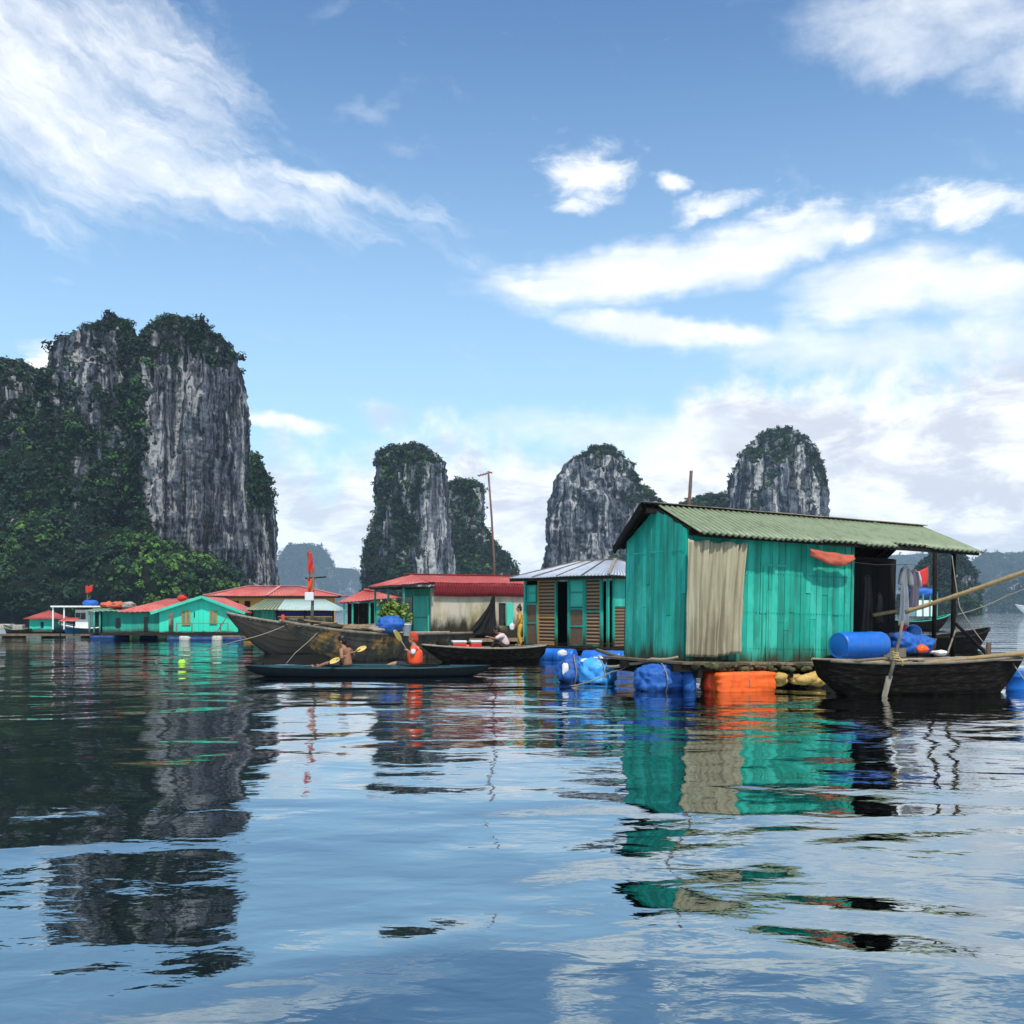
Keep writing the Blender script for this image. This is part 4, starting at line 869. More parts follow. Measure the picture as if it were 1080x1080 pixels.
# long pontoon at the far left
pr = thing('pontoon', 'long low plank pontoon at the far left water line', 'pontoon', (X(30, 63), 63, 0))
MB().box(-2.6, 4.2, -.8, .8, .12, .22).build('deck', M_wood, pr)
for x in (-2.2, .2, 2.6): MB().box(x, x + .9, -.7, .7, -.12, .115).build('float_block', M_gfoam, pr)
# ================================================================== boats
def hull(L, beam, sheer, bow, stern, draft=.25, rake=.32, tb=None, th=.03, fine=.75, sterncut=.75, ns=40, nq=6, bowp=2.0, srake=.1):
    """clinker hull along x (bow at +x, waterline z=0). returns shell, and the sheer line for rails"""
    mb = MB(); ts = np.linspace(0, 1, ns + 1)
    hb = []; sz = []; kz = []
    for t_ in ts:
        w_ = (sterncut + (1 - sterncut) * min(1, t_ / .3) ** .8) if t_ < .3 else 1.0
        if t_ > .5: w_ *= max(0.0, 1 - ((t_ - .5) / .5) ** (1 / fine * 1.6)) ** .8
        hb.append(max(.02, beam / 2 * w_)); s_ = sheer + bow * max(0, (t_ - .35) / .65) ** bowp + stern * max(0, (.35 - t_) / .35) ** 2; sz.append(s_)
        k = -draft
        if t_ > 1 - rake: k = -draft + (s_ - .06 + draft) * ((t_ - (1 - rake)) / rake) ** 1.25
        if t_ < srake: k = -draft + (s_ * .45 + draft) * ((srake - t_) / srake) ** 1.3
        kz.append(k)
    def pt(i, q, off, side):
        y = hb[i] * q ** .62; z = kz[i] + (sz[i] - kz[i]) * q ** 1.35
        return Vector((-L / 2 + L * ts[i], side * (y + off), z))
    for side in (-1, 1):
        for j in range(nq):
            a, b = j / nq, (j + 1) / nq; vs = []; fs = []
            for i in range(ns + 1):
                g = min(1, hb[i] / .15)
                vs += [pt(i, a, .016 * g, side), pt(i, b, .002, side), pt(i, b, -th * g, side), pt(i, a, -th * g + (.01 if a > 0 else th * g), side)]
            for i in range(ns):
                c, d = i * 4, (i + 1) * 4
                for e, f in ((0, 1), (1, 2), (2, 3), (3, 0)):
                    q_ = (c + e, d + e, d + f, c + f); fs.append(q_ if side < 0 else q_[::-1])
            fs.append((0, 1, 2, 3)); mb.add(vs, fs)
    i = 0; mb.add([pt(0, q, 0, -1) for q in np.linspace(1, 0, 7)] + [pt(0, q, 0, 1) for q in np.linspace(0, 1, 7)][1:], [tuple(range(13))])
    line = lambda side, off=0.0, up=0.0: [pt(i, 1, off, side) + Vector((0, 0, up)) for i in range(ns + 1)]
    return mb, line, hb, sz, ts
def boat(name, label, cat, bow_pt, stern_pt, beam, sheer, bow, stern, m_h, m_r, group=None, thwarts=(.25, .5, .72), floor=.1, rail=.035, deckspan=None, **k):
    a, b = Vector(stern_pt), Vector(bow_pt); a.z = b.z = 0; L = (b - a).length; c = (a + b) / 2
    root = thing(name, label, cat, c, math.atan2(b.y - a.y, b.x - a.x), group)
    mb, line, hb, sz, ts = hull(L, beam, sheer, bow, stern, **k); mb.build('hull', m_h, root, False)
    for s_ in (-1, 1): MB().tube(line(s_, .012, .012), rail, 6).build('gunwale', m_r, root, True)
    ip = lambda arr, t_: float(np.interp(t_, ts, arr))
    for t_ in thwarts:
        y = ip(hb, t_) - .05; z = ip(sz, t_) - .09; x = -L / 2 + L * t_
        MB().box(x - .1, x + .1, -y, y, z - .035, z).build('thwart', m_r, root)
    if floor is not None:
        fb = MB()
        for j in range(-3, 4):
            y0 = j * beam * .062; fb.box(-L * .30, L * .14, y0 - beam * .028, y0 + beam * .028, floor - .02, floor + random.uniform(-.004, .006))
        fb.build('floor_board', m_r, root)
    if deckspan:
        db = MB(); t0, t1 = deckspan; x = t0
        while x < t1:
            y = ip(hb, x) - .035; z = ip(sz, x) - .02; xx = -L / 2 + L * x; db.box(xx, xx + .15, -y, y, z - .03, z + random.uniform(-.005, .01)); x += .16 / L
        db.build('deck_board', m_r, root)
    return root, L, (lambda t_, side, up=0.0: root.matrix_basis @ Vector((-L / 2 + L * t_, side * (ip(hb, t_)), ip(sz, t_) + up)))
M_hull = mat('tarred_hull', (.005, .004, .0035), .6, (.055, .042, .030), .55, 2.2, .22, .7, bump=.5, spec=.06)
M_hullw = mat('old_wooden_hull', (.046, .038, .029), .5, (.035, .03, .025), .75, 1.6, 2.2, .85, low=(.03, .026, .022), lowz=(.0, .55), bump=.6, dthr=(.38, .6))
def rusty():
    m, t, b, out = newmat('stained_hull'); o = t.coord('Object'); n = t.noise(o, 1.0, 6, .65, .4); n2 = t.noise(t.vec('MULTIPLY', o, (1, 1, .3)), 3.5, 7, .7)
    c = t.mix(t.ramp(n2, .3, .65), (.020, .017, .014), (.066, .055, .041)); c = t.mix(t.math('MULTIPLY', t.ramp(t.math('ADD', n, t.math('MULTIPLY', t.math('SUBTRACT', n2, .5), .6)), .56, .70), .85), c, (.34, .17, .035)); c = t.mix(t.math('MULTIPLY', t.ramp(t.noise(o, 2.3, 5, .6), .52, .68), .6), c, (.075, .08, .03))
    t.put(b.inputs['Base Color'], c); b.inputs['Roughness'].default_value = .85; t.put(b.inputs['Normal'], t.bump(n2, .6, .02)); return m
M_stain = rusty()
# the dark sampan beside the porch
bt1, LB1, e1 = boat('moored_sampan', 'black wooden sampan with blunt stern moored in front of the porch', 'boat', P(1079, 690, 20.5), P(866, 695, 19.9), 1.25, .60, .10, .05, M_hull, M_grey, None, (.16, .34, .6, .75), .2, .03, None, draft=.3, rake=.20, sterncut=.62, fine=.95, th=.03, srake=.2, bowp=1.6)
d_ = MB(); 
for i in range(8): y = -.40 + i * .115; d_.box(-LB1 / 2 + LB1 * .42, -LB1 / 2 + LB1 * (.99 - .012 * abs(i - 3.5)), y, y + .10, .635 + .004 * (i % 2), .66 + .004 * (i % 2))
d_.build('fore_deck', M_grey, bt1)
MB().tube([(-LB1 / 2 + .35, .05, .60), (-LB1 / 2 + .15, -.35, .64), (-LB1 / 2 + .5, -.54, .67), (-LB1 / 2 + 1.0, -.5, .70), (-LB1 / 2 + 1.35, -.2, .66)], .03, 6).build('stern_hoop', M_grey, bt1, True)
def pole(name, label, cat, a, b, r0, r1=None, m_=None, n=8, bend=0.0, knots=0, group=None):
    a, b = Vector(a), Vector(b); pts = []; rs = []; N = 24
    for i in range(N + 1):
        k = i / N; p = a.lerp(b, k); p.z -= bend * 4 * k * (1 - k); pts.append(p); r = r0 + ((r1 or r0) - r0) * k
        if knots and i % max(1, N // knots) == 0: r *= 1.16
        rs.append(r)
    o = MB().tube(pts, rs, n).build(name, m_ or M_bamboo, None, True); return tag(o, label, cat, group)
oar = thing('oar', 'weathered oar lashed upright on the side of the black sampan', 'oar', P(945, 693, 19.4))
q = lambda px, py, Y=19.35: P(px, py, Y) - P(945, 693, 19.4)
MB().tube([q(952, 655), q(949, 672), q(944, 694), q(938, 715)], [.026, .03, .036, .04], 8).build('shaft', M_grey, oar, True)
d0 = q(938, 713); d1 = q(931, 742)
MB().hexa([d1 + Vector((-.05, -.012, 0)), d1 + Vector((.05, -.012, 0)), d1 + Vector((.05, .012, 0)), d1 + Vector((-.05, .012, 0)), d0 + Vector((-.06, -.02, 0)), d0 + Vector((.06, -.02, 0)), d0 + Vector((.06, .02, 0)), d0 + Vector((-.06, .02, 0))]).build('blade', M_grey, oar, bevel=.008)
mb = MB()
for i in range(5): mb.tube([q(944.5, 688 + i * 2) + Vector((.05 * math.cos(a), .05 * math.sin(a), .012 * math.sin(a + i))) for a in np.linspace(0, 2 * math.pi, 13)], .013, 5)
mb.tube([q(945, 693) + Vector((.04, -.03, 0)), q(948, 697) + Vector((.05, -.05, 0)), q(949, 702) + Vector((.04, -.03, 0))], .015, 5)
mb.build('lashing', mat('straw_rope', (.42, .30, .13), .3, None, rough=.9), oar, True)
pole('bamboo_pole', 'long bamboo pole rising over the water at the right edge', 'pole', P(955, 645.5, 22.4), P(1105, 594.5, 20.6), .045, .05, M_bamboo, 9, .02, 8)
pole('bamboo_pole', 'short bamboo pole lying inside the dark porch', 'pole', h1.w(h1.u(920, 1.3), 1.3, h1.z(649, 5.6, 1.3)), h1.w(h1.u(945, 1.3), 1.3, h1.z(644.5, 6.4, 1.3)), .045, .045, M_bamboo, 8, 0, 4)
pole('gunwale_pole', 'thick bamboo pole laid along the edge of the black sampan', 'pole', P(975, 699, 19.75), P(1094, 687, 20.3), .042, .05, M_bamboo, 8, .01, 7)
pole('strut', 'dark slanting strut propping the outer porch post', 'strut', P(1007, 657, 22.6), P(1041, 690, 20.9), .035, .04, M_dark)
pole('mooring_post', 'stubby wooden mooring post on the black sampan deck', 'post', P(1042, 692, 20.6), P(1043, 678, 20.6), .06, .05, M_wood)
pole('cross_stick', 'thin grey stick leaning from porch deck beside the post', 'stick', P(999, 690, 21.6), P(1008, 664, 22.4), .02, .02, M_grey)
rope('rope', 'thin rope from the porch roof corner down to the mooring post', [P(1004, 586, 23.0), P(1012, 640, 22.6), P(1042, 683, 20.7)], .011, None, .05)
rope('rope', 'slack rope running from the porch post toward the right edge', [P(1010, 648, 23.2), P(1062, 628, 30), P(1100, 610, 36)], .012, None, .05)
rope('rope', 'rope from the sampan bow down to the blue drum at the right edge', [P(1064, 694, 20.4), P(1074, 708, 20.0), P(1084, 722, 19.6)], .014)
drum('blue_drum', 'large blue plastic drum lying on the porch deck against the teal wall', h1.w(h1.u(907, -.46), -.46, .87), R(29), 1.30, .29)
drum('blue_drum', 'blue drum floating upright past the sampan bow at the right edge', (X(1081, 21.5), 21.5, .12), R(5), .5, .36, M_drum, None, R(90))
# heap of blue tarp, sheets, crate and orange bag on the porch deck
bundle('blue_bundle', 'crumpled blue tarpaulin heap on the porch deck right of the large drum', h1.w(h1.u(953, -.2), -.2, .86), (.30, .3, .27), 71, M_blue, 'tarpaulin', 2.3, .3, .25, ropes=False)
bundle('blue_bundle', 'second crumpled blue tarpaulin beside the orange bag on the porch', h1.w(h1.u(970, -.25), -.25, .84), (.34, .3, .24), 72, M_blue, 'tarpaulin', 2.2, .35, .28, ropes=False)
bundle('orange_bag', 'small orange plastic bag on the porch deck', h1.w(h1.u(972, -.5), -.5, .76), (.15, .12, .1), 73, M_orange, 'bag', 2.2, .3, .2, ropes=False, n=20, m=14)
bundle('blue_bottle', 'round blue water jar standing in the middle of the porch', h1.w(h1.u(963, 1.7), 1.7, 1.03), (.2, .2, .24), 74, M_drum, 'jar', 2.4, .05, 0, ropes=False)
bundle('dark_bucket', 'dark crumpled sack on the porch deck behind the tarpaulins', h1.w(h1.u(946, .4), .4, .85), (.26, .24, .24), 75, M_navy, 'sack', 2.4, .25, .2, ropes=False)
cr = thing('crate', 'pale shallow wooden crate leaning by the oar', 'crate', h1.w(h1.u(938, -.48), -.48, .60), R(20))
MB().box(-.28, .28, -.16, .16, 0, .03).build('bottom', M_grey, cr)
for (a, b, c, d) in ((-.28, .28, -.18, -.161), (-.28, .28, .161, .18), (-.3, -.281, -.18, .18), (.281, .3, -.18, .18)): MB().box(a, b, c, d, 0, .2).build('side_board', M_grey, cr)

bundle('net_heap', 'heap of dark fishing net on the inner porch floor', h1.w(h1.u(908, 1.4), 1.4, .82), (.5, .4, .26), 76, M_black, 'net', 2.0, .4, .3, ropes=False)
bundle('grey_sack', 'grey sack standing under the green bench', h1.w(h1.u(933, 1.2), 1.2, .80), (.22, .2, .22), 77, M_gfoam, 'sack', 2.3, .25, .2, ropes=False)
bundle('red_bag', 'small red bag by the mauve shirt on the porch floor', h1.w(h1.u(958, .3), .3, .78), (.14, .12, .17), 78, M_redcl, 'bag', 2.2, .3, .2, ropes=False, n=22, m=14)
bundle('pale_rag', 'pale pink rag lying at the foot of the inner porch post', h1.w(h1.u(990, -.3), -.3, .66), (.22, .14, .06), 79, M_pale, 'cloth', 2.2, .5, .3, ropes=False, n=24, m=14)
for i, (px, v, r_, h_, d) in enumerate(((966, .2, .17, .3, 'round brown basket behind the orange bag'), (978, .9, .2, .34, 'larger brown basket behind the inner porch post'))):
    bs = thing('basket', d, 'basket', h1.w(h1.u(px, v), v, .585)); MB().lathe([(r_ * .75, 0), (r_, h_ * .6), (r_ * 1.02, h_), (r_ * .94, h_), (r_ * .68, .03)], n=20).build('basket_body', M_wick, bs, True); MB().tube([(r_ * math.cos(a), r_ * math.sin(a), h_) for a in np.linspace(0, 2 * math.pi, 21)], .018, 6, cap=False).build('basket_rim', M_bamboo, bs, True)
for i, (t_, y, d) in enumerate(((.30, -.1, 'straw coloured stick lying in the stern of the black sampan'), (.42, .2, 'grey stick lying amidships in the black sampan'), (.52, -.2, 'brown plank lying across the thwarts of the black sampan'))):
    a = bt1.matrix_basis @ Vector((-LB1 / 2 + LB1 * (t_ - .16), y, .60)); b = bt1.matrix_basis @ Vector((-LB1 / 2 + LB1 * (t_ + .2), y + .12, .66)); pole('stick', d, 'stick', a, b, .025, .022, [M_bamboo, M_grey, M_wood][i])
# sampan and fishing boat past the porch
boat('distant_sampan', 'dark sampan with pointed bow afloat just past the porch', 'boat', P(1043, 672, 43), P(952, 676, 41), 1.5, .55, .35, .1, M_hull, M_dark, None, (.3, .6), .1, .04, (.55, .95), rake=.25)
fb, LF, _ = boat('fishing_boat', 'dark fishing boat with bundled blue awning seen through the porch', 'boat', P(1002, 650, 88), P(935, 655, 88), 2.2, .75, .6, .2, M_hull, M_teal3, None, (.3,), .2, .05, (.1, .95), rake=.25)
fb_l = lambda px, py, Y=88: fb.matrix_basis.inverted() @ P(px, py, Y)
c0 = fb_l(962, 650); c1 = fb_l(984, 627)
MB().box(c0.x, c1.x, -.8, .8, c0.z, c1.z - .5).build('cabin', M_white, fb)
for x in np.linspace(c0.x, c1.x, 4): MB().box(x - .05, x + .05, -.9, -.82, c0.z, c1.z).build('awning_post', M_teal3, fb)
MB().blob(((c0.x + c1.x) / 2, 0, c1.z + .18), ((c1.x - c0.x) / 2 + .25, .9, .4), 9, 24, 12, .2, 1.8, 3, .1).build('awning', M_blue, fb, True)
f0 = fb_l(979, 628); f1 = fb_l(979, 598)
MB().tube([f0, f1], .035, 6).build('mast', M_metal, fb)
MB().sheet(lambda a, b: (f1.x - 1.1 * a - .1 * b, .08 * math.sin(a * 7), f1.z - 1.5 * b - .5 * a), 10, 8, .012, off=(0, 1, 0)).build('flag', M_redcl, fb, True)
# white cruise boat at the right edge
cb, LC, _ = boat('cruise_boat', 'white cruise boat cut off by the right edge of the bay', 'boat', P(1071, 640, 330), P(1150, 646, 345), 6.5, 1.6, 2.2, .3, M_white, M_white, None, (), None, .12, (.05, .97), rake=.2)
for i, (x0, x1, z0, z1) in enumerate(((-LC * .42, LC * .22, 1.65, 4.0), (-LC * .38, LC * .12, 4.15, 6.3))):
    ck = MB().box(x0, x1, -2.4 + i * .3, 2.4 - i * .3, z0, z1).build('cabin', M_white, cb, bevel=.1)
    wn_ = MB()
    for x in np.arange(x0 + 1, x1 - 1.2, 2.0): wn_.box(x, x + 1.3, 2.41 - i * .3, 2.43 - i * .3, z0 + .9, z1 - .5); wn_.box(x, x + 1.3, -2.43 + i * .3, -2.41 + i * .3, z0 + .9, z1 - .5)
    wn_.build('window', M_glass, ck)
MB().box(-LC * .40, LC * .18, -2.5, 2.5, 6.4, 6.6).build('roof', M_white, cb)
MB().tube([(LC * .1, 0, 6.6), (LC * .1, 0, 10)], .09, 6).build('mast', M_metal, cb)

# ------------------------------------------------------------------ the two big wooden boats in the middle
btA, LA, eA = boat('wooden_boat', 'tall empty wooden boat whose bow points left behind the boat of planks', 'boat', P(239, 646, 38.5), P(428, 655, 41.5), 1.9, 1.02, .52, .1, M_hullw, M_grey, None, (.3,), .3, .05, (.35, .98), draft=.3, rake=.28, fine=.9, bowp=2.2)
btB, LB, eB = boat('wooden_boat', 'rust stained wooden boat heaped with planks and driftwood', 'boat', P(296, 655, 32.0), P(486, 672, 36.5), 1.8, .84, .46, .0, M_stain, M_grey, None, (.3, .45), .3, .05, (.05, .97), draft=.3, rake=.40, fine=.85, bowp=2.4)
def onB(t_, y, z): return btB.matrix_basis @ Vector((-LB / 2 + LB * t_, y, z))
MB().tube([onB(.985, 0, 1.22), onB(.99, 0, 1.5)], .05, 8).build('bow_post', M_redcl, None, True); o = bpy.data.objects['bow_post']; tag(o, 'small red painted post on the bow of the plank boat', 'post')
# driftwood and planks lying on board: each a stick of its own
spots = [(.90, 'nearest the bow of the plank boat'), (.84, 'second from the bow of the plank boat'), (.78, 'leaning left of the mast'), (.74, 'just below the mast'), (.70, 'right of the mast foot'), (.66, 'crossing two others behind the mast'), (.62, 'lying long along the boat edge'), (.57, 'lying left of the blue bag'), (.53, 'beneath the blue bag')]
spots += [(.88, 'right behind the red bow post'), (.80, 'half over the boat edge near the bow'), (.72, 'propped against the mast'), (.68, 'topmost of the pile right of the mast'), (.64, 'sticking up between mast and blue bag'), (.60, 'leaning on the netting heap'), (.55, 'touching the blue bag'), (.48, 'right of the white bucket')]
for i, (t_, d) in enumerate(spots):
    z = float(.84 + .46 * max(0, (t_ - .35) / .65) ** 2.4) + .15; ang = random.uniform(-.5, .5); ln = random.uniform(.5, 1.0); y = random.uniform(-.35, .1) * (1.1 - t_) * 1.6
    a = onB(t_ - ln / LB / 2, y - .2 * ang, z + .03 * (i % 3)); b = onB(t_ + ln / LB / 2, y + .2 * ang, z + .05 + .09 * random.random())
    o = MB().beam(a, b, random.uniform(.07, .15), .05).build('plank', [M_grey, M_wood, M_bamboo][i % 3], None, bevel=.006); tag(o, ['grey', 'brown', 'straw coloured'][i % 3] + ' driftwood plank ' + d, 'plank', 'planks heaped on the wooden boat')
for i, (px, Y, d, m_, rr) in enumerate(((374, 33.2, 'brown netting heap behind the rusty patch of the plank boat', M_wood, (.45, .3, .14)), (395, 33.4, 'grey rag heap left of the blue bag on the plank boat', M_grey, (.34, .25, .12)), (350, 33.1, 'pale sacks piled behind the mast of the plank boat', M_conc, (.4, .25, .17)), (338, 32.8, 'dark sack pile at the mast foot', M_dark, (.35, .25, .16)))):
    bundle('heap', d, (X(px, Y), Y, .93 + .04 * (3 - i) + (.1 if px < 360 else 0)), rr, 80 + i, m_, 'heap', 2.0, .5, .3, ropes=False, n=30, m=16)
bundle('blue_bag', 'big round blue plastic bag on the plank boat', (X(411, 33.6), 33.6, 1.14), (.47, .38, .33), 91, M_blue, 'bag', 2.3, .18, .18, ropes=False)
bk = thing('bucket', 'white plastic bucket right of the big blue bag', 'bucket', (X(429, 33.8), 33.8, .80)); MB().lathe([(.11, 0), (.15, .36), (.16, .36), (.16, .39), (.14, .39), (.10, .02)], n=20).build('bucket_body', M_plastic_w, bk, True); MB().tube([(-.15, 0, .36), (-.1, -.1, .28), (.1, -.1, .28), (.15, 0, .36)], .008, 5).build('handle', M_metal, bk, True)
# potted shrub behind the blue bag
pt_ = thing('potted_shrub', 'yellow green shrub growing behind the big blue bag', 'plant', P(416, 662, 38)); rg = np.random.default_rng(5)
pts = np.stack([rg.normal(size=70) * .25, rg.normal(size=70) * .2, .55 + rg.normal(size=70) * .15], 1)
Q, tt = clumps(pts, np.full(70, .17), np.clip(.9 + rg.normal(size=70) * .12, 0, 1), 26, .45, .9, 6); fm = np_mesh('foliage', Q, np.arange(len(Q)).reshape(-1, 4)); a2 = fm.attributes.new('tone', 'FLOAT', 'FACE'); a2.data.foreach_set('value', tt.astype(np.float32)); 
m, t, b, out = newmat('yellow_leaves'); b.inputs['Base Color'].default_value = (.13, .20, .025, 1); b.inputs['Roughness'].default_value = .6; fm.materials.append(m); fo = bpy.data.objects.new('foliage', fm); col.objects.link(fo); fo.parent = pt_
MB().tube([(0, 0, 0), (.03, 0, .3), (.0, .02, .6)], [.04, .03, .02], 7).build('stem', M_wood, pt_, True); MB().lathe([(.16, -.28), (.22, .02), (.20, .02), (.15, -.1)], n=18).build('pot', M_dark, pt_, True)
# mast with red flags
mx = P(329, 655, 33.0); mast = thing('flag_mast', 'wooden mast hung with two red flags and a white box', 'mast', mx)
ml = lambda px, py: P(px, py, 33.0) - mx
MB().tube([ml(328.5, 668), ml(329.5, 640), ml(331, 597)], [.055, .05, .035], 8).build('mast_pole', M_grey, mast, True)
MB().tube([ml(322, 610), ml(344, 608.5)], .025, 6).build('cross_bar', M_dark, mast, True)
MB().tube([ml(327, 625) + Vector((0, -.03, 0)), ml(325.8, 577) + Vector((0, -.03, 0))], .018, 6).build('flag_staff', M_metal, mast, True)
def flag(parent, a, b, wd, seed, m_):
    a, b = Vector(a), Vector(b)
    def g(s_, t_):
        p = a.lerp(b, t_); w_ = wd * (.45 + .55 * math.sin(math.pi * min(1, t_ * .9 + .1)) + .12 * math.sin(t_ * 9 + seed)); return p + Vector(((s_ - .35) * w_, -.05 - .05 * math.sin(s_ * 6 + t_ * 8 + seed), -.05 * s_))
    return MB().sheet(g, 14, 16, .01, off=(0, -1, 0)).build('flag', m_, parent, True)
flag(mast, ml(326.5, 582), ml(327, 604), .18, 1, M_redcl); flag(mast, ml(326.5, 609), ml(327, 626), .22, 2, mat('orange_red_cloth', (.55, .07, .025), .3, (.3, .03, .02), .5, 6))
bx = ml(327, 633.5); MB().box(bx.x - .14, bx.x + .14, -.16, -.05, bx.z + .0, bx.z + .27).build('box', M_plastic_w, mast, bevel=.015)
# small sampan with cargo
btC, LCc, eC = boat('cargo_sampan', 'low dark sampan with red and white boxes and a bent rower', 'boat', P(445, 683, 32.6), P(574, 684, 33.4), 1.1, .42, .12, .08, M_hull, M_grey, None, (.2, .45, .66), .12, .03, (.0, .18), draft=.15, rake=.25, sterncut=.5)
def onC(t_, y, z): return btC.matrix_basis @ Vector((-LCc / 2 + LCc * t_, y, z))
def coolbox(label, t_, y, wd, lid, body):
    root = thing('cool_box', label, 'box', onC(t_, y, .34), btC.rotation_euler.z)
    MB().box(-wd / 2, wd / 2, -.17, .17, 0, .26).build('box_body', body, root, bevel=.02); l = MB().box(-wd / 2 - .015, wd / 2 + .015, -.185, .185, .262, .33).build('lid', lid, root, bevel=.02)
    MB().box(-.06, .06, -.205, -.186, .27, .31).build('handle', M_plastic_r, l)
coolbox('low red box with white lid nearer the bow of the cargo sampan', .70, -.05, .44, M_plastic_w, M_plastic_r); coolbox('red cool box with white lid beside the rower in the cargo sampan', .565, -.05, .34, M_plastic_w, M_plastic_r)
bundle('dark_bundle', 'dark round bundle at the bow of the cargo sampan', onC(.84, 0, .55), (.2, .16, .15), 95, M_dark, 'bundle', 2, .2, .1, ropes=False)
bundle('orange_cloth', 'orange cloth lying between the two cool boxes', onC(.63, -.27, .47), (.2, .07, .06), 96, M_orange, 'cloth', 2, .4, .2, ropes=False, n=20, m=12)
# left-hand boats
cbt, LL, _ = boat('cabin_boat', 'blue and white cabin boat with broad white roof left of the annex', 'boat', P(62, 660, 64.5), P(120, 662, 65), 2.2, .55, .35, .2, mat('blue_hull', (.02, .16, .34), .2, (.02, .05, .10), .4, 2), M_white, None, (), .1, .05, (.05, .95))
li = lambda px, py, Y=64.8: cbt.matrix_basis.inverted() @ P(px, py, Y)
a, b = li(96, 662), li(83, 643); ck = MB().box(a.x, b.x, -.7, .7, .5, b.z).build('cabin', M_white, cbt, bevel=.03)
mb = MB(); 
for k in (.2, .6): x = a.x + (b.x - a.x) * k; mb.box(x, x + .28, .705, .72, b.z - .6, b.z - .2)
mb.build('window', M_glass, ck)
a, b = li(117, 640), li(61, 640); MB().box(a.x, b.x, -1.3, 1.3, a.z - .04, a.z + .06).build('roof', M_white, cbt, bevel=.02)
for px in (63, 74, 104, 115): p = li(px, 660); MB().box(p.x - .04, p.x + .04, 1.1, 1.18, .5, a.z - .045).build('roof_post', M_white, cbt)
a2_, b2_ = li(105, 637), li(86, 631); MB().blob(((a2_.x + b2_.x) / 2, 0, a2_.z + .05), (.45, .5, .2), 4, 20, 12, .2, 2, 3, .1).build('roof_bundle', M_blue, cbt, True)
p = li(92, 636); top = li(92, 617)
fl = MB().tube([p, top], .03, 6).build('flag_staff', M_metal, cbt); MB().sheet(lambda s_, t_: (top.x - .42 * s_ + .1, .06 * math.sin(s_ * 6), top.z - .05 - t_ * .42 - .06 * math.sin(s_ * 5)), 12, 6, .012, off=(0, 1, 0)).build('flag', M_redcl, fl, True)
aw = thing('red_awning', 'little red awning on posts beside the tiny hut', 'awning', P(73, 662, 62.5)); MB().corr((-.45, .5, .62), (.5, .5, .62), (.5, -.5, .40), (-.45, -.5, .40), .12, .012, 2).build('awning_sheet', M_redd, aw, True)
for x in (-.4, .42): MB().box(x, x + .05, -.42, -.37, -.5, .42).build('post', M_dark, aw)
for i, (pa, pb, Y, lab, m_) in enumerate(((-14, 22, 70, 'pale grey skiff at the far left edge of the bay', M_white), (4, 34, 66, 'worn green skiff moored left of the tiny hut', M_teal3))):
    bb, L_, _ = boat('skiff', lab, 'boat', P(pa, 660, Y), P(pb, 661, Y), 1.4, .42, .3, .1, m_, M_grey, None, (.3, .6), .1, .04)
    MB().box(-L_ * .25, L_ * .1, -.4, .4, .12, .75).build('cabin', M_gfoam, bb, bevel=.04)
for i, (px, Y, m_, d) in enumerate(((114, 63.5, M_rtarp, 'red crate stack on the roof edge right of the cabin boat'), (124, 62, M_rtarp, 'red cloth pile above the flat annex roof'), (136, 62, M_gfoam, 'pale junk pile above the annex roof by the red roof'))):
    bundle('junk_pile', d, (X(px, Y), Y, h5.z(638.5, 1)), (.45, .5, .24), 100 + i, m_, 'pile', 2.2, .5, .3, ropes=False, n=24, m=14)

# ------------------------------------------------------------------ floats before the main house
G = 'tarpaulin wrapped floats'
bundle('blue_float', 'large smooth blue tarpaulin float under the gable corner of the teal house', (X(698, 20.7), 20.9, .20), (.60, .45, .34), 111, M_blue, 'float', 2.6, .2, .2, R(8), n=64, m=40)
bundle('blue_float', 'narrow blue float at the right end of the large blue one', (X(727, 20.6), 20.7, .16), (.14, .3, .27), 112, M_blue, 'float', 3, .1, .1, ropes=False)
of = bundle('orange_float', 'bright orange tarpaulin block under the curtain', (X(782, 20.6), 20.85, .175), (.66, .42, .215), 113, M_orange, 'float', 14, .03, .07, R(16), n=64, m=40)
bundle('orange_float', 'darker red orange bag squeezed left of the orange block', (X(752, 20.8), 20.9, .16), (.22, .35, .24), 114, mat('red_orange_sheet', (.55, .045, .012), .2, (.3, .03, .02), .5, 5, rough=.5), 'float', 3, .2, .15, ropes=False)
mb = MB(); 
for i in range(14): mb.blob((random.uniform(-.5, .55), random.uniform(-.15, .3), random.uniform(-.04, .1)), (random.uniform(.12, .22), .15, random.uniform(.08, .13)), 120 + i, 12, 8, .35)
o = mb.build('foam_float', M_foam, None, True); o.location = (X(842, 21.2), 21.25, .16); o.rotation_euler.z = R(20); tag(o, 'lumpy yellow foam float right of the orange block', 'float')
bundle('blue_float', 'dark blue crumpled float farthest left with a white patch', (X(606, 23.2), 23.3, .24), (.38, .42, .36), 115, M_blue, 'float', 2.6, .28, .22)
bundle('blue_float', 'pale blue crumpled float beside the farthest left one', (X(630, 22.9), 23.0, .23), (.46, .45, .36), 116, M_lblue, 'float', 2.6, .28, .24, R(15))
bundle('white_bag', 'white plastic bag stuck on the left blue float', (X(596, 23), 22.95, .30), (.08, .06, .16), 117, M_plastic_w, 'bag', 2.2, .35, .25, ropes=False, n=22, m=14)
bundle('white_bag', 'white plastic scrap on top between the two crumpled blue floats', (X(618, 23), 22.9, .50), (.13, .10, .05), 118, M_plastic_w, 'bag', 2.2, .35, .25, ropes=False, n=22, m=14)
bundle('white_bag', 'white plastic scrap on top of the pale blue float', (X(632, 23), 22.95, .55), (.14, .11, .045), 119, M_plastic_w, 'bag', 2.2, .35, .25, ropes=False, n=22, m=14)
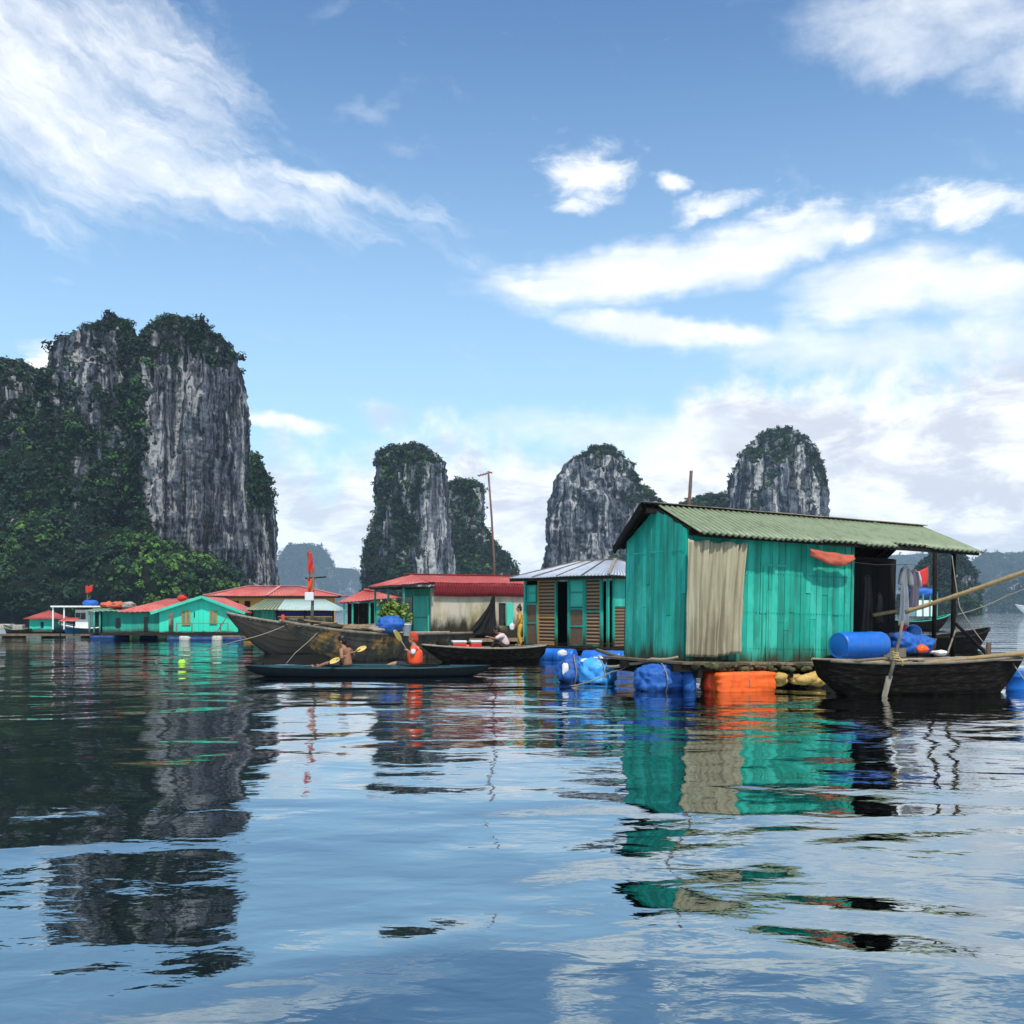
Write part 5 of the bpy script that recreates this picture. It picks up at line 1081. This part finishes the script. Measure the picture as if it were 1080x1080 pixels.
for i, (px, Y, L_, d) in enumerate(((584, 34.0, .9, 'blue drum under the slatted panel of the woven house'), (596, 33.6, .7, 'blue drum under the open doorway of the woven house'), (636, 32.2, 1.3, 'long blue drum under the right end of the woven house'), (652, 32.0, .9, 'blue drum tucked in by the teal gable wall'))):
    drum('blue_drum', d, (X(px, Y), Y, .14), R(-30), L_, .24, M_drum, 'blue drums under the woven house')
bundle('white_bag', 'white rag hanging between the drums of the woven house', (X(593, 33.1), 33.1, .26), (.16, .06, .10), 130, M_plastic_w, 'bag', 2.2, .35, .25, ropes=False, n=22, m=14)
pole('driftwood_pole', 'pale driftwood pole slanting by the woven house drums', 'pole', P(630, 685.5, 29), P(661, 696, 24.5), .05, .06, M_grey)
rope('rope', 'weedy thick rope from the blue floats to the teal house', [P(640, 703, 22.6), P(662, 700, 22.0), P(688, 695, 21.4), P(716, 693, 21.0)], .035, M_rope, .03)
rope('rope', 'thin rope across the front of the crumpled blue floats', [P(565, 724.5, 22.0), P(610, 722, 22.2), P(646, 708, 22.3), P(662, 702, 22.2)], .012, None, .03)
rope('rope', 'long mooring rope from the plank boat bow to the water at the left', [P(300, 660, 32), P(250, 676, 31), P(165, 696, 33.5), P(150, 697.5, 33)], .012, None, .05)
rope('rope', 'short mooring rope under the plank boat bow', [P(337, 665, 32.4), P(326, 676, 32), P(311, 689, 31.5), P(302, 699.8, 31.5)], .010)
by = thing('buoy', 'yellow green round buoy floating below the gabled house', 'buoy', (X(192, 31.5), 31.5, 0)); MB().blob((0, 0, .03), (.12, .12, .10), 3, 20, 12, .03).build('buoy_ball', mat('lime_plastic', (.32, .62, .04), .1, None, rough=.4), by, True); MB().tube([(0, 0, .14), (0, 0, .18)], .02, 8).build('buoy_eye', M_dark, by)
# aerial and poles
ax = P(522, 625, 48); an = thing('television_aerial', 'tall thin rusty aerial mast leaning left above the concrete house', 'aerial', ax); al = lambda px, py: P(px, py, 48) - ax
MB().tube([al(522.5, 640), al(521, 590), al(518.5, 545), al(515, 497)], [.065, .055, .05, .045], 7).build('aerial_pole', M_metal, an, True)
MB().tube([al(504, 502), al(519, 498)], .03, 5).build('boom', M_metal, an)
for px in (505, 508, 511, 514, 517.5): p = al(px, 502 - (px - 504) * .27); MB().tube([p + Vector((-.05, -.3, -.0)), p + Vector((.05, .3, .0))], .018, 5).build('element', M_metal, an)
pole('roof_pole', 'short crooked rusty pole standing behind the green roof', 'pole', P(726, 545, 24.2), P(729, 496.5, 24.2), .045, .038, M_metal, 7, .0, 3)
pole('roof_pole', 'thin dark pole standing before the big left massif', 'pole', P(120, 660, 66), P(119.5, 590, 66), .05, .03, M_dark)
# ================================================================== people
def skin_mesh(chains, voxel=None, head=None):
    """one continuous body grown over jointed chains: [(points, radii)]; all chains after the first start on a joint of an earlier one"""
    me = bpy.data.meshes.new('body'); vs = []; es = []; rs = []; key = {}
    def vid(p, r):
        k = tuple(round(c, 4) for c in p)
        if k not in key: key[k] = len(vs); vs.append(tuple(p)); rs.append(r)
        return key[k]
    for pts, rad in chains:
        ids = [vid(p, r) for p, r in zip(pts, rad)]
        es += [(a, b) for a, b in zip(ids[:-1], ids[1:]) if a != b]
    me.from_pydata(vs, es, []); o = bpy.data.objects.new('tmp', me); col.objects.link(o)
    bpy.context.view_layer.objects.active = o
    sk = o.modifiers.new('s', 'SKIN'); sk.use_smooth_shade = True
    for i, r in enumerate(rs): d = me.skin_vertices[0].data[i]; d.radius = (r, r); d.use_root = (i == 0)
    sb = o.modifiers.new('d', 'SUBSURF'); sb.levels = 2; sb.render_levels = 2
    dg = bpy.context.evaluated_depsgraph_get(); r_ = bpy.data.meshes.new_from_object(o.evaluated_get(dg))
    bpy.data.objects.remove(o); return r_
def fuse(meshes, extra, voxel, mat_, name, parent, smooth_it=4):
    bm = bmesh.new()
    for m_ in meshes: bm.from_mesh(m_)
    me = bpy.data.meshes.new(name); bm.to_mesh(me); bm.free()
    if extra is not None:
        b = len(me.vertices); bm = bmesh.new(); bm.from_mesh(me); vv = [bm.verts.new(p) for p in extra.v]
        for f in extra.f:
            try: bm.faces.new([vv[i] for i in f])
            except ValueError: pass
        bm.to_mesh(me); bm.free()
    bm = bmesh.new(); bm.from_mesh(me); bmesh.ops.recalc_face_normals(bm, faces=bm.faces); bm.to_mesh(me); bm.free()
    o = bpy.data.objects.new('tmp2', me); col.objects.link(o)
    rm = o.modifiers.new('r', 'REMESH'); rm.mode = 'VOXEL'; rm.voxel_size = voxel; rm.use_smooth_shade = True
    sm = o.modifiers.new('sm', 'SMOOTH'); sm.factor = .5; sm.iterations = smooth_it
    dg = bpy.context.evaluated_depsgraph_get(); m2 = bpy.data.meshes.new_from_object(o.evaluated_get(dg)); bpy.data.objects.remove(o)
    m2.name = name; m2.materials.clear(); m2.materials.append(mat_); m2.polygons.foreach_set('use_smooth', np.ones(len(m2.polygons), bool))
    r = bpy.data.objects.new(name, m2); col.objects.link(r); r.parent = parent; return r
def person(label, loc, rz, J, skin, clothes, hair, bun=False, group=None, scale=1.0):
    """J: joints in metres in the person's own axes (facing +x). clothes: [(name, keys, grow, material)]"""
    root = thing('person', label, 'person', loc, rz, group); root.scale = (scale,) * 3
    V = lambda k: Vector(J[k]); mid = lambda a, b, t_=.5: V(a).lerp(V(b), t_)
    ch = {}
    ch['torso'] = ([V('pelvis'), mid('pelvis', 'chest', .5), V('chest'), V('neck'), V('neck').lerp(V('head'), .6)], [.125, .115, .135, .052, .05])
    for s_ in 'lr':
        ch['arm' + s_] = ([V('chest'), V('sh' + s_), mid('sh' + s_, 'el' + s_, .5), V('el' + s_), mid('el' + s_, 'wr' + s_, .5), V('wr' + s_)], [.12, .058, .047, .037, .034, .024])
        ch['leg' + s_] = ([V('pelvis'), V('hip' + s_), mid('hip' + s_, 'kn' + s_, .5), V('kn' + s_), mid('kn' + s_, 'an' + s_, .45), V('an' + s_)], [.12, .085, .072, .052, .050, .033])
        d = V('foot' + s_); ch['foot' + s_] = ([V('an' + s_), V('an' + s_).lerp(d, .5), d], [.034, .034, .022])
        w_ = V('wr' + s_); e = (w_ - V('el' + s_)).normalized(); up = Vector((0, 0, 1)) if abs(e.z) < .9 else Vector((1, 0, 0)); sd = e.cross(up).normalized(); dn = sd.cross(e)
        palm = w_ + e * .075; ch['palm' + s_] = ([w_, w_ + e * .04, palm], [.024, .032, .030])
        for k, (o_, ln) in enumerate(((-.030, .07), (-.010, .08), (.010, .075), (.030, .058))):
            b0 = palm + sd * o_; ch['finger%d' % k + s_] = ([palm, b0 + e * .012, b0 + e * (.012 + ln * .45) + dn * -.008, b0 + e * (.012 + ln * .75) + dn * -.038], [.026, .0105, .0095, .0085])
        ch['thumb' + s_] = ([w_ + e * .04, w_ + e * .05 + sd * -.04, w_ + e * .085 + sd * -.055 + dn * -.02], [.02, .012, .010])
    vest_ = ([V('pelvis') + Vector((0, 0, .03)), mid('pelvis', 'chest', .55), V('chest'), V('chest').lerp(V('neck'), .45)], [.145, .155, .175, .125])
    mesh = [skin_mesh([c]) for c in ch.values()]
    hd = V('head'); f = Vector(J.get('face', (1, 0, 0))).normalized(); side = Vector((0, 0, 1)).cross(f).normalized(); upv = f.cross(side)
    ex = MB(); B = Matrix((f, side, upv)).transposed(); tr = lambda p: hd + B @ Vector(p)
    def part(c, r, n=16, m=12, boxy=2.0):
        t_ = MB().blob(c, r, 1, n, m, 0, 1, boxy); ex.add([tr(p) for p in t_.v], t_.f)
    part((0, 0, .03), (.098, .078, .105)); part((.028, 0, -.055), (.062, .056, .062)); part((.100, 0, -.008), (.018, .014, .030), 10, 8); part((.088, 0, -.058), (.016, .028, .012), 10, 8)
    for s_ in (-1, 1): part((-.005, s_ * .078, -.005), (.022, .010, .032), 10, 8)
    body = fuse(mesh, ex, .0095, skin, 'body', root, 2)
    for s_ in (-1, 1):
        e_ = MB().blob(tr((.088, s_ * .031, .022)), (.011, .011, .008), 1, 10, 8, 0); e_.build('eye', M_dark, root, True)
    hb = MB(); t_ = MB().blob((-.018, 0, .045), (.105, .090, .105), 3, 26, 18, .06, 3); hb.add([tr(p) for p in t_.v], t_.f)
    t_ = MB().blob((-.060, 0, -.02), (.062, .080, .085), 4, 20, 14, .08, 3); hb.add([tr(p) for p in t_.v], t_.f)
    if bun: t_ = MB().blob((-.05, 0, .165), (.05, .05, .045), 4, 16, 12, .1, 3); hb.add([tr(p) for p in t_.v], t_.f)
    fuse([], hb, .014, hair, 'hair', root, 2)
    ch['vest'] = vest_
    for nm, keys, grow, m_, cut in clothes:
        cs = []
        for k in keys:
            pts, rad = ch[k]; c_ = cut.get(k); pts, rad = (pts[:c_], rad[:c_]) if c_ else (pts, rad)
            cs.append((pts, [r + grow for r in rad]))
        fuse([skin_mesh([c]) for c in cs], None, .014, m_, nm, root, 3)
    return root
M_skin = mat('tanned_skin', (.36, .17, .095), .1, (.25, .11, .06), .3, 8, 1, .55, bump=0)
M_skin2 = mat('brown_skin', (.27, .125, .07), .1, (.2, .09, .05), .3, 8, 1, .55, bump=0)
M_hair = mat('black_hair', (.010, .008, .007), .3, None, rough=.5, bump=.3)
M_ycl = mat('mustard_cloth', (.55, .32, .035), .2, (.30, .15, .03), .5, 7, 3, .9)
M_vest = mat('orange_red_nylon', (.78, .085, .022), .12, (.5, .05, .015), .4, 6, 2, .6)
M_pink = mat('pale_pink_cloth', (.62, .48, .46), .15, (.4, .28, .28), .4, 6, 3, .9)
M_brn = mat('dark_brown_cloth', (.035, .022, .020), .2, None, rough=.9)
M_short = mat('dark_shorts', (.02, .025, .04), .2, None, rough=.9)

# standing woman in mustard clothes at the corner of the woven house
J = dict(pelvis=(0, 0, .86), chest=(.01, 0, 1.20), neck=(.02, 0, 1.37), head=(.045, 0, 1.50), face=(1, .1, -.08),
         shl=(.01, .155, 1.30), ell=(.05, .22, 1.05), wrl=(.20, .20, .86), shr=(.01, -.155, 1.30), elr=(.03, -.22, 1.05), wrr=(.22, -.16, .92),
         hipl=(0, .085, .82), knl=(.06, .09, .46), anl=(-.04, .09, .085), footl=(.10, .10, .03), hipr=(0, -.085, .82), knr=(.02, -.09, .46), anr=(.06, -.09, .085), footr=(.20, -.1, .03))
py_ = person('person in mustard yellow clothes with black hair in a bun standing by the woven house', (X(548.5, 35.6), 35.6, .40), R(185), J, M_skin,
       [('tunic', ['torso', 'arml', 'armr'], .018, M_ycl, dict(torso=4, arml=4, armr=4)), ('trousers', ['legl', 'legr'], .022, M_ycl, {})], M_hair, True, None, .86)
wl = Matrix.LocRotScale(py_.location, py_.rotation_euler, py_.scale) @ Vector((.31, -.16, .78)); bg_ = thing('white_bag', 'white carrier bag held by the person in mustard clothes', 'bag', wl)
MB().blob((0, 0, 0), (.10, .07, .12), 3, 20, 14, .25, 2, 2.6, .15).build('bag_body', M_plastic_w, bg_, True); MB().tube([(-.04, 0, .10), (0, 0, .2), (.04, 0, .10)], .006, 5).build('bag_handle', M_plastic_w, bg_, True)
# kayak
ka, kb = P(258, 700, 25.3), P(518, 699, 25.5); ka.z = kb.z = 0; LK = (kb - ka).length; kc = (ka + kb) / 2
kroot = thing('kayak', 'long dark teal two seat kayak with two paddlers', 'kayak', kc, math.atan2((kb - ka).y, (kb - ka).x))
M_kay = mat('kayak_hull', (.003, .006, .009), .1, (.012, .016, .02), .5, 3, 1, .55, bump=.05, spec=.1); M_kayd = mat('kayak_deck', (.006, .034, .038), .3, (.03, .11, .11), .5, 1.1, .4, .5, bump=.05, spec=.15)
def kay(zt, top):
    mb = MB(); ns = 48; nr = 12; vs = []; fs = []
    for i in range(ns + 1):
        t_ = i / ns * 2 - 1; w_ = max(.012, .36 * (1 - abs(t_) ** 2.6) ** .8); sh = .20 + .07 * abs(t_) ** 3
        for j in range(nr + 1):
            a = math.pi * j / nr
            y = w_ * math.cos(a) ; z = sh + (.10 * (1 - abs(t_) ** 2) * math.sin(a) if top else -(sh + .10 * (1 - t_ * t_)) * math.sin(a) ** .7 * (1 - abs(t_) ** 9) ** .6)
            if top:
                for cx in (-.9 / LK * 2 * 1.0 - .06, .50):   # cockpit wells
                    if abs(t_ - cx) < .15 and abs(y) < w_ * .72: z = min(z, sh - .11)
            vs.append((t_ * LK / 2, y, z))
    for i in range(ns):
        for j in range(nr):
            a, b = i * (nr + 1) + j, (i + 1) * (nr + 1) + j; q_ = (a, b, b + 1, a + 1); fs.append(q_ if top else q_[::-1])
    return mb.add(vs, fs)
kay(0, False).build('hull', M_kay, kroot, True); kay(0, True).build('deck', M_kayd, kroot, True)
def rim(cx):
    pts = [(cx * LK / 2 + .56 * math.cos(a), .27 * math.sin(a), .265) for a in np.linspace(0, 2 * math.pi, 29)]; MB().tube(pts, .022, 6, cap=False).build('cockpit_rim', M_kay, kroot, True)
cA, cB = (367 - 388) / 130.0, (438 - 388) / 130.0; rim(cA); rim(cB)
for x in (-LK / 2 + .5, LK / 2 - .5): MB().tube([(x - .08, 0, .29), (x, 0, .33), (x + .08, 0, .29)], .012, 6).build('grab_loop', M_dark, kroot, True)
def on_k(x, y=0.0, z=0.0): return kroot.matrix_basis @ Vector((x * LK / 2, y, z))
sit = lambda **k: dict(dict(pelvis=(0, 0, .12), chest=(.02, 0, .48), neck=(.04, 0, .66), head=(.06, 0, .79), face=(1, 0, -.05), hipl=(.06, .09, .10), knl=(.45, .13, .24), anl=(.82, .12, .10), footl=(.88, .12, .20), hipr=(.06, -.09, .10), knr=(.45, -.13, .24), anr=(.82, -.12, .10), footr=(.88, -.12, .20),
    shl=(.02, .175, .59), ell=(.22, .27, .36), wrl=(.42, .18, .50), shr=(.02, -.175, .59), elr=(.22, -.27, .36), wrr=(.42, -.16, .46)), **k)
M_ypad = mat('yellow_plastic', (.72, .50, .12), .1, (.5, .38, .15), .4, 4, 1, .4, bump=0)
def paddle(label, a, b):
    root = thing('paddle', label, 'paddle', a); a = Vector(a); b = Vector(b); d = (b - a); n = d.normalized(); s_ = n.cross(Vector((0, 1, 0))).normalized()
    MB().tube([d * .12, d * .88], .014, 7).build('shaft', M_grey, root, True)
    for p, sg in ((d, 1), (Vector((0, 0, 0)), -1)):
        bl = MB()
        def g(u_, v_): w_ = .06 * math.sin(math.pi * min(.97, .12 + v_ * .8)) ** .6; return p + n * (sg * (v_ * .36 - .28)) + s_ * ((u_ - .5) * 2 * w_) + Vector((0, .02 * math.cos((u_ - .5) * 3), 0))
        bl.sheet(g, 8, 10, .012, off=(0, 1, 0)).build('blade', M_ypad, root, True)
    return root
def grips(loc, rz, a, b, ts):
    """wrist places (own axes) for two hands closed on the shaft a-b"""
    inv = Matrix.LocRotScale(Vector(loc), Matrix.Rotation(rz, 3, 'Z').to_quaternion(), Vector((1.1, 1.1, 1.1))).inverted(); r = []
    for t_ in ts: r.append(inv @ Vector(a).lerp(Vector(b), t_))
    r.sort(key=lambda p: -p.y); return r
def arm(sh, grip):
    sh = Vector(sh); g = Vector(grip); d = (g - sh); w_ = g - d.normalized() * .07; m_ = sh.lerp(w_, .5); out = Vector((-.05, math.copysign(.10, sh.y), -.14)); el = m_ + out * (1 if d.length < .55 else .6)
    e = (g - el).normalized(); return tuple(el), tuple(g - e * .075)
zr = kroot.rotation_euler.z
pa, pb = P(350, 698, 24.9), P(384, 683, 25.9); lo_ = on_k(cA, 0, .06); gl, gr = grips(lo_, R(158) + zr, pa, pb, (.36, .62))
ell, wrl = arm((.08, .18, .55), gl); elr, wrr = arm((.08, -.18, .55), gr)
person('bare backed dark haired paddler sitting at the left of the kayak', lo_, R(158) + zr, sit(chest=(.08, 0, .44), neck=(.12, 0, .60), head=(.17, 0, .73), face=(1, .2, -.3), shl=(.08, .18, .55), shr=(.08, -.18, .55), wrl=wrl, ell=ell, wrr=wrr, elr=elr), M_skin2,
       [('shorts', ['legl', 'legr'], .018, M_short, dict(legl=4, legr=4))], M_hair, scale=1.1)
paddle('yellow bladed paddle dipping at the left paddler side', pa, pb)
pa, pb = P(417.5, 667, 25.1), P(445, 711, 25.95); lo_ = on_k(cB, 0, .06); gl, gr = grips(lo_, R(176) + zr, pa, pb, (.40, .60))
ell, wrl = arm((.02, .175, .59), gl); elr, wrr = arm((.02, -.175, .59), gr)
pv = person('paddler in an orange life vest and red cap holding the paddle up', lo_, R(176) + zr, sit(wrl=wrl, ell=ell, wrr=wrr, elr=elr), M_skin,
       [('life_vest', ['vest', 'arml', 'armr'], .030, M_vest, dict(arml=3, armr=3)), ('shirt', ['arml', 'armr', 'torso'], .016, M_pale, dict(arml=4, armr=4, torso=4)), ('shorts', ['legl', 'legr'], .018, M_short, dict(legl=4, legr=4))], mat('red_cap_cloth', (.42, .05, .025), .2, None, rough=.9), scale=1.1)
paddle('yellow bladed paddle raised by the orange vested paddler', pa, pb)
# rower bent over in the cargo sampan
pr_ = person('bent rower in pale pink shirt sitting in the cargo sampan', onC(.31, 0, .36), R(175), sit(pelvis=(0, 0, .10), chest=(.14, 0, .40), neck=(.24, 0, .53), head=(.33, 0, .63), face=(1, 0, -.5), shl=(.15, .17, .48), shr=(.15, -.17, .48), ell=(.36, .24, .36), wrl=(.58, .12, .42), elr=(.36, -.24, .34), wrr=(.58, -.10, .40), knl=(.36, .14, .28), anl=(.55, .12, .0), footl=(.66, .12, -.05), knr=(.36, -.14, .28), anr=(.55, -.12, .0), footr=(.66, -.12, -.05)), M_skin2,
       [('shirt', ['torso', 'arml', 'armr'], .028, M_pink, dict(torso=4, arml=4, armr=4)), ('trousers', ['legl', 'legr'], .018, M_brn, {})], M_hair)
hr = Matrix.LocRotScale(pr_.location, pr_.rotation_euler, pr_.scale)
pole('oar', 'thin dark oar pulled by the rower in pale pink', 'oar', hr @ Vector((.62, .10, .44)), hr @ Vector((-.55, -.85, -.25)), .018, .024, M_dark)
